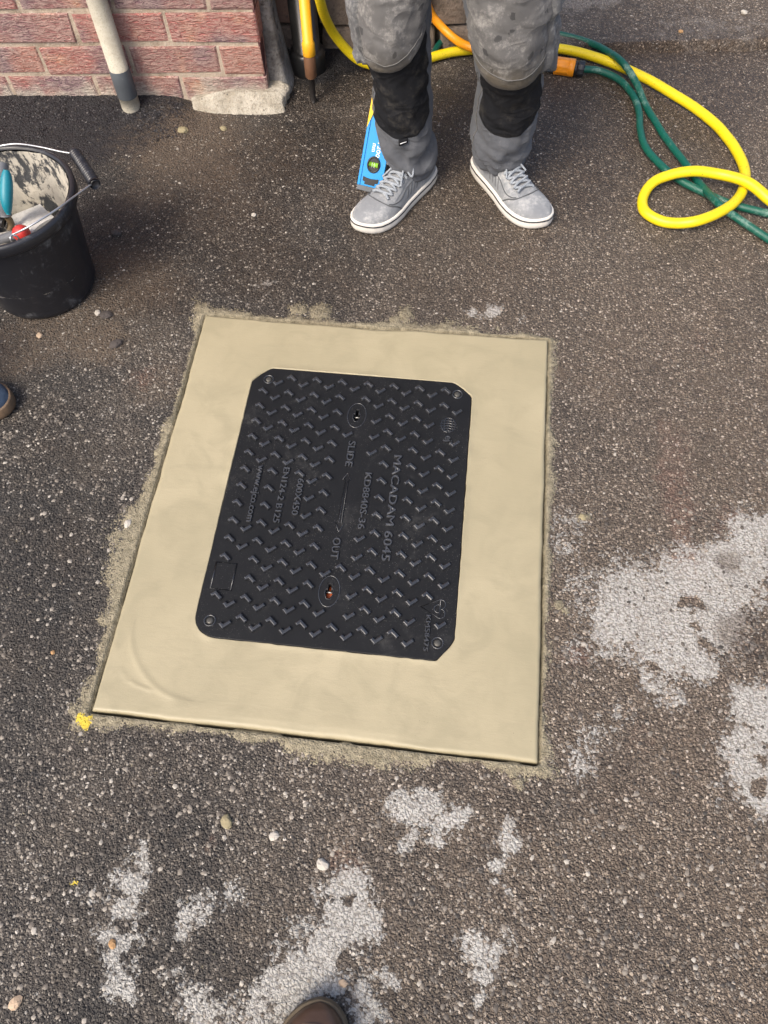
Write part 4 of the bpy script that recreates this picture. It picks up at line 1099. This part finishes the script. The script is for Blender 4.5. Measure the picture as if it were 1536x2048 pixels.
def build_shoe(name, toe, heel, mats, parent, L=.285, wide=1.0, high=1.0, side=1, laces=True, stripes=True, boot=False):
    """shoe with its heel at the origin and toe along +Y of an empty standing on the ground"""
    t_ = Vector(toe); h_ = Vector(heel); d = (t_ - h_); ang = math.atan2(-d.x, d.y)
    sh_ = empty(name, (h_.x, h_.y, .0012), ang); sh_.parent = parent
    m_up, m_cap, m_sole, m_line, m_lace = mats
    m_seam = M_SHSEAM if m_line else m_cap
    TT = np.array([0, .02, .05, .10, .2, .35, .5, .62, .72, .80, .87, .93, .97, .99, 1])
    WW = np.array([.004, .018, .026, .031, .0345, .0345, .0375, .0435, .0468, .0465, .0425, .0335, .0225, .013, .002]) * wide
    HT_ = np.array([0, .03, .08, .2, .32, .40, .48, .58, .68, .78, .86, .92, .97, 1])
    HH = np.array([.058, .076, .084, .082, .088, .096, .088, .075, .064, .0575, .053, .0475, .040, .032]) * high
    zs = .028 * (1.1 if boot else 1)
    def cl(t): return side * (-.006 * np.sin(np.pi * np.clip(t, 0, 1)) + .010 * np.clip(t - .6, 0, 1) ** 2 * 6)
    def S(t, a, off=0.0):
        t = np.asarray(t, float); a = np.asarray(a, float)
        w = np.interp(t, TT, WW) - .0015 + off; h = np.interp(t, HT_, HH) + off
        pk = np.interp(t, [0, .3, .45, .7, 1], [.42, .55, .80, .62, .5])
        c = np.cos(a); s = np.sin(a)
        x = w * np.sign(c) * np.abs(c) ** pk * (1 - .20 * np.clip(s, 0, 1) * np.interp(t, [0, .3, .6, 1], [.5, 1, .4, 0]))
        z = zs - .004 + (h - zs + .004) * np.abs(s) ** .80
        return np.stack([x + cl(t), t * L + 0 * x + (2 * t - 1) * off, z], -1)
    ts = (1 - np.cos(np.linspace(0, np.pi, 64))) / 2
    T, A = np.meshgrid(ts, np.linspace(0, np.pi, 36), indexing='ij')
    MB().grid(S(T, A)).obj('upper', m_up, sh_)
    # sole: outline walls and bottom
    def outline(off, n=72):
        tt = (1 - np.cos(np.linspace(0, np.pi, n))) / 2
        w = np.interp(tt, TT, WW)
        l = np.stack([cl(tt) - w, tt * L], 1); r_ = np.stack([cl(tt) + w, tt * L], 1)[::-1]
        O = np.vstack([l, r_[1:-1]])
        c_ = np.array([0, .5 * L]); T_ = np.roll(O, -1, 0) - np.roll(O, 1, 0); N_ = np.stack([-T_[:, 1], T_[:, 0]], 1); N_ /= np.linalg.norm(N_, axis=1)[:, None] + 1e-9
        if ((O - c_) * N_).sum() < 0: N_ = -N_
        for _ in range(2): N_ = (np.roll(N_, 1, 0) + N_ * 2 + np.roll(N_, -1, 0)) / 4
        return O + N_ * off
    rows = []
    toe_up = lambda O, z: z + .006 * np.clip((O[:, 1] / L - .86) / .14, 0, 1) ** 2
    for off, z in ((.0005, .0), (.0030, .0025), (.0042, .010), (.0036, zs - .002), (.0022, zs + .0015), (-.003, zs + .0005)):
        O = outline(off); rows.append(np.column_stack([O, toe_up(O, z)]))
    mb = MB().grid(np.array(rows), closed_v=True)
    n = len(rows[0]); mb.f.append(tuple(range(n)))
    so = mb.obj('sole', m_sole, sh_)
    if m_line:
        rows = []
        for off, z in ((.0036, .0198), (.0052, .0202), (.0052, .0230), (.0036, .0234)):
            O = outline(off); rows.append(np.column_stack([O, toe_up(O, z)]))
        MB().grid(np.array(rows), closed_v=True).obj('foxing_line', m_line, so)
    # toe cap seam and eyestay seams
    def line(nm, pts, r, mt, off=.0004):
        P = catmull([S(t, a, off) for t, a in pts], 8); return MB().tube(P, r, 6).obj(nm, mt, sh_)
    def pat(nm, t0, t1, a0, a1, off, mt, shear=0.0, nu=12, nv=14):
        U, Vv = np.meshgrid(np.linspace(0, 1, nu), np.linspace(0, 1, nv), indexing='ij')
        e = np.minimum(np.minimum(U, 1 - U), np.minimum(Vv, 1 - Vv))
        O = np.where(e <= 0, -.0012, off)
        return MB().grid(S(t0 + (t1 - t0) * U + shear * Vv, a0 + (a1 - a0) * Vv, O), flip=(a1 > a0)).obj(nm, mt, sh_)
    if boot:
        line('seam', [(.80, .15), (.84, .7), (.855, np.pi / 2), (.84, np.pi - .7), (.80, np.pi - .15)], .0016, m_cap, .0008)
        line('seam', [(.88, .15), (.905, .7), (.915, np.pi / 2), (.905, np.pi - .7), (.88, np.pi - .15)], .0012, m_cap, .0006)
        return sh_
    line('toe_seam', [(.63, .10), (.68, .45), (.745, .95), (.765, np.pi / 2), (.745, np.pi - .95), (.68, np.pi - .45), (.63, np.pi - .10)], .0017, m_seam)
    for s in (1, -1):
        f_ = (lambda a: a) if s > 0 else (lambda a: np.pi - a)
        # eyestay leather on both sides of the throat
        pat('eyestay', .40, .70, f_(1.22), f_(.72), .0016, m_up, -.01, 18, 8)
        line('quarter_seam', [(.36, f_(.62)), (.50, f_(.60)), (.62, f_(.55)), (.70, f_(.75)), (.735, f_(1.0))], .0013, m_seam)
        line('heel_seam', [(.30, f_(.95)), (.22, f_(.75)), (.13, f_(.70)), (.06, f_(.75))], .0013, m_seam)
        if stripes:
            for i in range(4): pat('side_stripe', .375 + .048 * i, .395 + .048 * i, f_(.14), f_(.62), .0011, m_cap, -.050, 6, 10)
        line('collar', [(.42, f_(1.05)), (.33, f_(1.0)), (.22, f_(.98)), (.10, f_(1.0)), (.03, f_(1.25))], .0042, m_up, .0)
    pat('tongue', .34, .47, 1.10, np.pi - 1.10, .010, m_up, 0, 10, 12)
    if laces:
        lc = sh_
        for i in range(6):
            t0 = .435 + .046 * i
            for s in (1, -1):
                q = [(t0 + (.046 * v), (np.pi / 2 + s * (.62 - .06 * i) * (1 - 2 * v))) for v in np.linspace(0, 1, 7)]
                P = np.array([S(t, a, .0042 + .0022 * (s > 0) + .002 * math.sin(math.pi * k_ / 6)) for k_, (t, a) in enumerate(q)])
                MB().tube(catmull(P, 4), .0034, 8).obj('lace', m_lace, lc)
        # bow
        c_ = S(.425, np.pi / 2, .009)
        for s in (1, -1):
            P = catmull([c_, c_ + [s * .014, -.004, .008], c_ + [s * .034, .004, .003], c_ + [s * .040, .016, -.008], c_ + [s * .024, .014, -.001], c_ + [s * .004, .004, .002]], 6)
            MB().tube(P, .0026, 8).obj('lace', m_lace, lc)
            P = catmull([c_, c_ + [s * .012, .014, .003], c_ + [s * .022, .034, -.010], c_ + [s * .030, .048, -.022]], 6)
            MB().tube(P, .0024, 8).obj('lace', m_lace, lc)
    return sh_

P1 = empty('person', (.15, .98, 0))
tag(P1, 'worker in dusty grey and black work trousers and grey trainers standing behind the slab', 'person')
def plocal(p): return (p[0] - .15, p[1] - .98, p[2])
LEFT = [(.03, .046, .985, .040, .056), (.06, .046, .983, .044, .062), (.09, .040, .980, .049, .067), (.12, .032, .978, .056, .071), (.18, .022, .976, .062, .074), (.24, .018, .975, .066, .075), (.32, .014, .972, .069, .077), (.36, .010, .968, .0705, .079), (.41, .007, .962, .069, .081), (.47, .004, .955, .071, .085), (.55, .008, .965, .082, .094), (.70, .035, 1.00, .098, .108), (.84, .062, 1.03, .104, .118)]
RIGHT = [(.03, .278, 1.025, .052, .056), (.06, .274, 1.022, .062, .064), (.09, .271, 1.018, .064, .070), (.15, .268, 1.015, .071, .076), (.225, .266, 1.01, .0765, .078), (.29, .264, 1.00, .0755, .080), (.33, .257, .990, .081, .085), (.41, .247, .980, .089, .092), (.475, .237, .970, .096, .097), (.60, .225, .98, .102, .106), (.84, .200, 1.03, .106, .118)]
def shift(rows): return [(z, x - .15, y - .98, a, b) for z, x, y, a, b in rows]
LL_, RL_ = Leg(shift(LEFT), 3, .10, .8), Leg(shift(RIGHT), 14, .11, .8)
mb = MB()
LL_.mesh(mb, .058, .84); RL_.mesh(mb, .066, .84)
hip = Leg([(.74, -.02, .05, .17, .115), (.84, -.02, .055, .185, .125), (.95, -.02, .055, .175, .12), (1.04, -.02, .05, .16, .11), (1.10, -.02, .05, .158, .108)], 5, -1, 0)
hip.mesh(mb, .76, 1.08, 40)
mb.obj('trousers', M_TROUSER, P1)
MB().lathe([(.001, 1.075), (.13, 1.075), (.15, 1.06)], 32).obj('waist', M_TROUSER, P1).scale = (1, .7, 1)
# ankles and socks inside the hems
for (ax, ay) in ((.055, .985), (.262, 1.03)):
    MB().lathe([(.030, .03), (.032, .07), (.030, .10)], 20, Matrix.Translation(plocal((ax, ay, 0)))).obj('sock', M_SOCK, P1)
pi = math.pi
# left leg panels
LL_.patch('shin_panel', -1.20, 1.32, lambda u: .196 + .024 * (2 * u - 1) ** 2 - .012 * np.sin(pi * u), lambda u: .46 + 0 * u, .0030, M_BLACKP, P1)
LL_.patch('knee_pocket', -1.22, 1.28, lambda u: .350 + .085 * np.clip(u - .35, 0, 1) ** 1.5 * 1.9 + .02 * (1 - u) ** 4, lambda u: .66 + 0 * u, .0055, M_KNEE, P1, bulge=lambda U, Vv: .012 * np.sin(pi * np.clip(U, 0, 1)) * np.exp(-((Vv - .20) / .22) ** 2))
RL_.patch('shin_panel', -1.00, 1.30, lambda u: .188 + .040 * (2 * u - 1) ** 2 - .006 * np.sin(pi * u), lambda u: .43 + 0 * u, .0030, M_BLACKP, P1)
RL_.patch('knee_pocket', -1.15, 1.25, lambda u: .328 + .030 * (2 * u - 1) ** 2 + .02 * (1 - u) ** 3, lambda u: .66 + 0 * u, .0055, M_KNEE, P1, bulge=lambda U, Vv: .014 * np.sin(pi * np.clip(U, 0, 1)) * np.exp(-((Vv - .20) / .22) ** 2))
def bul(u, v): return .0055 + .012 * math.sin(pi * u) * math.exp(-((v - .2) / .22) ** 2)
LL_.seam('seam', [(-1.22 + 2.5 * u, (.385 + .085 * max(u - .35, 0) ** 1.5 * 1.9 + .01 * (1 - u) ** 4), bul(u, .12) + .0012) for u in np.linspace(.06, .97, 40)], .0011, 0, M_SEAM, P1)
RL_.seam('seam', [(-1.15 + 2.4 * u, (.366 + .034 * (2 * u - 1) ** 2 + .02 * (1 - u) ** 3), bul(u, .12) + .0028) for u in np.linspace(.05, .96, 40)], .0011, 0, M_SEAM, P1)
LL_.seam('seam', [(-1.32, z, .0012) for z in np.linspace(.12, .6, 60)], .0012, 0, M_SEAM, P1)
RL_.seam('seam', [(-1.10, z, .0012) for z in np.linspace(.13, .33, 30)], .0012, 0, M_SEAM, P1)
LL_.patch('brand_tab', -.12, .28, lambda u: .176 + 0 * u, lambda u: .192 + 0 * u, .0058, M_BLACKP, P1, 10, 6)
LL_.patch('brand_tab_print', -.06, .22, lambda u: .1825 + 0 * u, lambda u: .1855 + 0 * u, .0068, M_WHITE, P1, 10, 4)
# hanging holster pockets on the outer thighs
def holster(leg, th0, th1, z0, z1, out, name):
    U, Vv = np.meshgrid(np.linspace(0, 1, 26), np.linspace(0, 1, 40), indexing='ij')
    TH = th0 + (th1 - th0) * U; Z = z0 + (z1 - z0) * Vv + .012 * np.sin(U * 9) * (1 - Vv)
    fold = .010 * np.abs(np.sin(U * 2.5 * pi + 1.5 * Vv)) * (1 - .5 * Vv)
    O = .004 + out * np.sin(pi * np.clip(U, .02, .98)) * (1 - .25 * Vv) + fold
    O = np.where((U <= 0) | (U >= 1) , -.004, O)
    Pt = leg.S(TH, Z, O)
    inner = leg.S(TH[:, :1], Z[:, :1] + .004, O[:, :1] * .25)
    return MB().grid(np.concatenate([inner, Pt], 1)).obj(name, M_POCKET, P1)
holster(LL_, -1.95, -1.02, .345, .66, .022, 'holster_pocket')
holster(RL_, 1.05, 1.95, .335, .66, .016, 'holster_pocket')
shoe_m = (M_SUEDE, M_SUEDE2, M_SOLE, M_LINE, M_LACE)
build_shoe('trainer', plocal((-0.0781, 0.7786, 0)), plocal((.088, 1.035, 0)), shoe_m, P1, L=.300, side=1, wide=1.07)
build_shoe('trainer', plocal((0.4041, 0.828, 0)), plocal((.210, 1.085, 0)), shoe_m, P1, L=.304, side=-1, wide=1.07)

# person whose blue shoe just shows at the left edge
M_NAVY = mat_cloth('navy_shoe_leather', (.030, .050, .085), .7, (.12, .14, .16), creases=.12)
M_TAN = mat_plain('tan_sole', (.13, .085, .05), .7, .25)
P2 = empty('person', (-1.05, .22, 0))
tag(P2, 'person at the left edge, only the toe of a navy shoe showing', 'person')
sp = Vector((-0.7807, 0.1743, 0))
build_shoe('shoe', (sp.x + 1.05, sp.y - .22, 0), (sp.x + 1.05 - .275, sp.y - .22 - .06, 0), (M_NAVY, M_NAVY, M_TAN, None, M_NAVY), P2, L=.282, laces=False, stripes=False, wide=1.02)
lg = Leg([(.03, sp.x + .83, sp.y - .25, .052, .052), (.1, sp.x + .83, sp.y - .25, .062, .06), (.3, sp.x + .82, sp.y - .25, .068, .068), (.5, sp.x + .82, sp.y - .24, .075, .078)], 31)
mb = MB(); lg.mesh(mb, .06, .26, 40); mb.obj('trouser_leg', mat_cloth('navy_trousers', (.03, .035, .05), .7), P2)

# photographer: brown boot at the bottom edge
M_BROWN = mat_plain('worn_brown_leather', (.075, .042, .026), .42, .35, 30, dust=.60, dustcol=(.16, .115, .075), bump=.3)
M_BROWN2 = mat_plain('scuffed_brown_seam', (.20, .14, .085), .6, .3, 60)
M_BSOLE = mat_plain('dark_boot_sole', (.10, .075, .045), .75, .3)
bt = Vector((0.0808, -0.8695, 0))
P3 = empty('person', (bt.x, bt.y - .2, 0))
tag(P3, 'person at the bottom edge, only the round toe of a brown leather boot showing', 'person')
build_shoe('boot', (-.006, .2, 0), (.02, -.10, 0), (M_BROWN, M_BROWN2, M_BSOLE, None, M_BROWN), P3, L=.305, wide=1.16, high=1.25, boot=True)
lg = Leg([(.05, .018, -.03, .056, .056), (.12, .018, -.03, .066, .064), (.3, .018, -.03, .07, .07), (.46, .018, -.02, .075, .078)], 37)
mb = MB(); lg.mesh(mb, .085, .17, 30); mb.obj('trouser_leg', mat_cloth('dark_jeans', (.03, .035, .05), .7), P3)

# ------------------------------------------------------------------ bucket and its contents
def mat_bucket(name, inside=False):
    k = NT(name); p = k.pos()
    n = k.noise(p, 16, 7, .72, .6); f = k.noise(k.scalev(p, (1, 1, .35)), 60, 6, .75)
    c = k.mix(f, (.010, .011, .014), (.019, .020, .025))
    s = k.math('ADD', k.math('MULTIPLY', n, .62), k.math('MULTIPLY', f, .38))
    if inside:
        d = k.step(s, .47, .53)
        c = k.mix(d, (.05, .052, .055), k.mix(k.noise(p, 40, 5, .7), (.33, .32, .28), (.56, .51, .42)))
        return k.done(c, k.fmix(d, .6, .92), k.bump(s, .9, .008), spec=.3)
    d = k.math('MULTIPLY', k.step(s, .53, .66), .42)
    c = k.mix(d, c, (.22, .225, .23))
    scr = k.math('MULTIPLY', k.step(k.noise(k.scalev(p, (40, 40, 260)), 1.0, 4), .63, .70), .25)
    c = k.mix(scr, c, (.12, .12, .125))
    return k.done(c, k.fmix(d, .36, .7), k.bump(f, .15, .002), spec=.5)
M_BUCK = mat_bucket('black_bucket_plastic'); M_BUCKIN = mat_bucket('cement_crusted_bucket_inside', True)
M_WIRE = mat_plain('bright_wire', (.50, .51, .52), .32, .15, metal=.85)
BKC = Vector((-.832, .536, .001))
bk = empty('builders_bucket', tuple(BKC))
tag(bk, 'black builder\'s bucket crusted inside with cement, wire handle swung to the right', 'bucket')
RB, RT, BHH = .121, .170, .262
def rad(z): return RB + (RT - .010 - RB) * (z / BHH) ** 1.05
prof = [(.004, 0), (RB - .008, 0), (RB, .004), (RB + .0028, .010), (RB + .003, .020), (rad(.024), .024)] + [(rad(z), z) for z in np.linspace(.03, BHH - .03, 14)]
MB().lathe(prof, 72).obj('shell', M_BUCK, bk)
MB().lathe([(rad(BHH - .03), BHH - .03), (RT - .003, BHH - .028), (RT, BHH - .024), (RT + .0005, BHH - .006), (RT - .002, BHH - .0015), (RT - .006, BHH), (RT - .010, BHH - .001), (RT - .0125, BHH - .006)], 72).obj('rim', M_BUCK, bk)
inn = [(rad(z) - .0035, z) for z in np.linspace(BHH - .005, .03, 26)]
ang = np.linspace(0, 2 * np.pi, 96, endpoint=False)
P = np.array([[((r_ - .009 * max(0, fbm(np.array(math.cos(a) * 4 + 5), np.array(math.sin(a) * 4 + z * 18), 4, 66) - .45) * 2.2) * math.cos(a), (r_ - .009 * max(0, fbm(np.array(math.cos(a) * 4 + 5), np.array(math.sin(a) * 4 + z * 18), 4, 66) - .45) * 2.2) * math.sin(a), z) for a in ang] for r_, z in inn])
MB().grid(P, closed_v=True).obj('inside_wall', M_BUCKIN, bk)
rows = []
for q in np.linspace(1, .02, 16):
    rows.append([((rad(.085)) * q * math.cos(a), rad(.085) * q * math.sin(a), .070 + .030 * fbm(np.array(2.2 * q * math.cos(a) + 4), np.array(2.2 * q * math.sin(a) + 8), 4, 44)) for a in ang])
MB().grid(np.array(rows), closed_v=True).obj('leftover_mortar', M_BUCKIN, bk)
def bl_(p): return tuple(Vector(p) - BKC)
wire = catmull([bl_(p) for p in [(-0.7616, 0.4311, 0.252), (-0.7188, 0.444, 0.268), (-0.6776, 0.4901, 0.272), (-0.6564, 0.5494, 0.262), (-0.6384, 0.608, 0.25)]], 8)
MB().tube(wire, .0022, 8).obj('handle_wire', M_WIRE, bk)
wire2 = catmull([bl_(p) for p in [(-0.7068, 0.6996, 0.25), (-0.7414, 0.697, 0.256), (-0.7838, 0.6951, 0.266), (-0.8285, 0.6876, 0.276), (-0.8672, 0.6772, 0.276), (-0.9351, 0.6579, 0.268), (-0.9936, 0.633, 0.252)]], 8)
MB().tube(wire2, .0022, 8).obj('handle_wire', M_WIRE, bk)
hk = catmull([bl_(p) for p in [(-0.7616, 0.4311, 0.252), (-0.7635, 0.4242, 0.25), (-0.7615, 0.4206, 0.24), (-0.7489, 0.4255, 0.242), (-0.7459, 0.4237, 0.256), (-0.753, 0.4207, 0.262)]], 6)
MB().tube(hk, .0019, 8).obj('handle_hook', M_WIRE, bk)
g0 = np.array(bl_((-0.6329, 0.6052, 0.25))); g1 = np.array(bl_((-0.7102, 0.7028, 0.25)))
nn = 120; tt = np.linspace(0, 1, nn)
MB().tube(g0 + (g1 - g0) * tt[:, None], .0128 * (1 + .07 * np.sign(np.sin(tt * 2 * math.pi * 17)) * (tt > .04) * (tt < .96)), 22, True).obj('grip', M_BUCK, bk)
MB().lathe([(.0085, 0), (.0095, .0005), (.0098, .0012)], 18, Matrix.Translation(Vector(g0) - Vector(g1 - g0).normalized() * .0012) @ Vector(g1 - g0).to_track_quat('Z', 'Y').to_matrix().to_4x4()).obj('grip_end', M_BLK, bk)

M_TEAL = mat_plain('teal_soft_grip', (.004, .17, .22), .45, .12, 40, dust=.68, dustcol=(.3, .35, .35))
M_GRIPG = mat_plain('grey_trowel_handle', (.12, .125, .135), .5, .25, 50, dust=.58, dustcol=(.32, .31, .29))
M_TBLADE = mat_rough('mortar_coated_steel', (.44, .43, .40), (.55, .54, .51), (.30, .29, .26), 20, .4, .002, .6)
M_REDP = mat_plain('red_plastic', (.48, .035, .03), .4, .15, 40, dust=.66, dustcol=(.45, .3, .25))
tr = empty('trowel', (-0.8763, 0.5959, 0.14))
tag(tr, 'trowel standing in the bucket with teal and grey handle', 'trowel')
def trl(p): return np.array(p) - np.array((-0.8763, 0.5959, 0.14))
ax = catmull([trl(p) for p in [(-0.834, 0.6122, 0.285), (-0.8376, 0.5842, 0.262), (-0.8373, 0.5528, 0.235), (-0.8372, 0.537, 0.205)]], 10)
k_ = np.linspace(0, 1, len(ax))
MB().tube(ax, .0165 * (.80 + .25 * np.sin(np.clip(k_ * 1.1, 0, 1) * pi)), 18).obj('handle', M_GRIPG, tr)
ax2 = catmull([trl(p) for p in [(-0.8077, 0.5795, 0.293), (-0.8112, 0.5632, 0.274), (-0.8144, 0.5379, 0.249), (-0.8185, 0.5251, 0.222)]], 10); k2 = np.linspace(0, 1, len(ax2))
MB().tube(ax2, .0135 * np.clip(np.sin(np.clip(k2 * .9 + .06, 0, 1) * pi), .15, 1) ** .5, 16).obj('grip_insert', M_TEAL, tr)
MB().tube(catmull([trl(p) for p in [(-0.8349, 0.5372, 0.205), (-0.8355, 0.5377, 0.185), (-0.8413, 0.5294, 0.172)]], 6), .0075, 10).obj('tang', mat_plain('brown_stained_tang', (.12, .085, .045), .6, .3), tr)
def plate(name, quad, th, mat, parent, label=None, cat=None):
    a, b, c, d = [np.array(q) for q in quad]
    U, Vv = np.meshgrid(np.linspace(0, 1, 14), np.linspace(0, 1, 14), indexing='ij')
    Pq = a * ((1 - U) * (1 - Vv))[..., None] + b * (U * (1 - Vv))[..., None] + c * (U * Vv)[..., None] + d * ((1 - U) * Vv)[..., None]
    nr = np.cross(b - a, d - a); nr /= np.linalg.norm(nr)
    if nr[2] < 0: nr = -nr
    Pq = Pq + nr * (.010 * (np.sin(U * pi) - .5) * np.sin(Vv * pi * .8))[..., None]
    m = MB().grid(Pq); m.grid(Pq - nr * th, flip=True)
    e = np.concatenate([Pq[0, :], Pq[1:, -1], Pq[-1, -2::-1], Pq[-2:0:-1, 0]])
    m.grid(np.stack([e, e - nr * th]), closed_v=True, flip=True)
    o = m.obj(name, mat, parent)
    if label: tag(o, label, cat)
    return o
plate('blade', [trl(p) for p in [(-0.924, 0.5268, 0.15), (-0.8483, 0.5391, 0.16), (-0.8208, 0.477, 0.175), (-0.8662, 0.4344, 0.17)]], .003, M_TBLADE, tr)
pl = plate('plastering_float', [(-0.8788, 0.5959, 0.15), (-0.8191, 0.6442, 0.15), (-0.7441, 0.5692, 0.185), (-0.7774, 0.4873, 0.195)], .006, M_TBLADE, None, 'pale mortar-smeared float plate lying inside the black bucket', 'float')
rk = empty('hand_tool', (-0.7822, 0.4881, 0.205))
tag(rk, 'hand tool with a round red handle end inside the black bucket', 'hand tool')
d_ = (Vector((-0.7664, 0.4959, 0.205)) - Vector((-0.8075, 0.4931, 0.19))).normalized()
Mq = d_.to_track_quat('Z', 'Y').to_matrix().to_4x4()
MB().lathe([(.001, .016), (.008, .0155), (.014, .012), (.0175, .004), (.018, -.004), (.015, -.013), (.011, -.018)], 24, Mq).obj('red_knob', M_REDP, rk)
MB().lathe([(.011, -.017), (.0105, -.07)], 18, Mq).obj('handle', M_GRIPG, rk)
bkd = MB().tube(catmull([(-0.8991, 0.5487, 0.19), (-0.8644, 0.5331, 0.195), (-0.8472, 0.5309, 0.19)], 6), .0125, 14).obj('brush_handle', M_BLK)
tag(bkd, 'stubby black tool handle poking out beside the trowel in the bucket', 'brush')

# ------------------------------------------------------------------ loose stones
def stone(u, size, mat, seed, label, flat=.6):
    r_ = np.random.default_rng(seed)
    th = np.linspace(0, pi, 7); ph = np.linspace(0, 2 * pi, 10, endpoint=False)
    T, Q = np.meshgrid(th, ph, indexing='ij')
    rr = 1 + .28 * (r_.random(T.shape) - .5)
    P = np.stack([rr * np.sin(T) * np.cos(Q) * size * (1.1 + .3 * r_.random()), rr * np.sin(T) * np.sin(Q) * size, (rr * np.cos(T)) * size * flat], -1)
    P[0] = P[0].mean(0); P[-1] = P[-1].mean(0)
    o = MB().grid(P, closed_v=True, flip=True).obj('pebble', mat, None, smooth=False)
    z = float(ground_z(np.array([u[0]]), np.array([u[1]]))[0][0])
    o.location = (u[0], u[1], z + size * flat * .45); o.rotation_euler = (0, 0, r_.uniform(0, 6))
    return tag(o, label, 'stone', 'loose stones on the asphalt')
M_S1 = mat_plain('tan_stone', (.24, .205, .12), .85, .2, 90); M_S2 = mat_plain('pale_stone', (.40, .37, .32), .8, .15, 90)
M_S3 = mat_plain('peach_stone', (.42, .31, .21), .75, .15, 90); M_S4 = mat_plain('orange_stone', (.34, .20, .09), .8, .2, 90); M_S5 = mat_plain('dark_clod', (.06, .05, .045), .9, .3, 90)
for i, (u, sz, mt, lb) in enumerate([
    ((-0.1177, -0.6343, 0), .0095, M_S1, 'olive tan stone alone on dark asphalt below the slab'),
    ((-0.0319, -0.6473, 0), .0075, M_S2, 'pale angular stone right of the olive tan stone'),
    ((0.0555, -0.6809, 0), .0085, M_S2, 'pale block-shaped stone above the white splash at bottom centre'),
    ((-0.2607, -0.8324, 0), .0060, M_S4, 'small orange stone within the white splash at bottom left'),
    ((-0.3877, -0.9266, 0), .0085, M_S3, 'smooth peach pebble near the bottom left corner'),
    ((0.1135, -0.8414, 0), .0055, M_S3, 'tiny cream pebble just above the brown boot'),
    ((-0.4429, -0.0986, 0), .0075, M_S2, 'pale stone left of the slab edge'),
    ((-0.5091, -0.3812, 0), .0040, M_S4, 'small orange pebble left of the slab'),
    ((-0.3611, 0.8241, 0), .0065, M_S2, 'white chip on dark ground between bucket and worker'),
    ((-0.674, 0.4511, 0), .0075, M_S2, 'whitish pebble by the foot of the bucket'),
    ((-0.6326, 1.1452, 0), .0130, M_S1, 'brownish stone at the foot of the wall by the plinth'),
    ((-0.5182, 1.1643, 0), .0085, M_S1, 'small stone lying below the white plinth'),
    ((-0.7933, 0.37, 0), .0080, M_S3, 'pinkish pebble below the bucket'),
    ((-0.6026, 0.3614, 0), .0120, M_S5, 'dark clod of tar below the bucket'),
    ((-0.7064, 0.7226, 0), .0120, M_S5, 'dark round clod right of the bucket'),
    ((-0.6526, 0.4469, 0), .0110, M_S5, 'dark clod at the right foot of the bucket'),
    ((0.9956, 1.8299, 0), .0090, M_S2, 'pale stone on the old strip at the top right corner'),
    ((0.7956, 1.712, 0), .0070, M_S4, 'small orange stone on the old strip at top right'),
    ((0.4885, 0.0167, 0), .0070, M_S1, 'olive stone right of the slab')]):
    stone(u, sz, mt, 300 + i, lb)
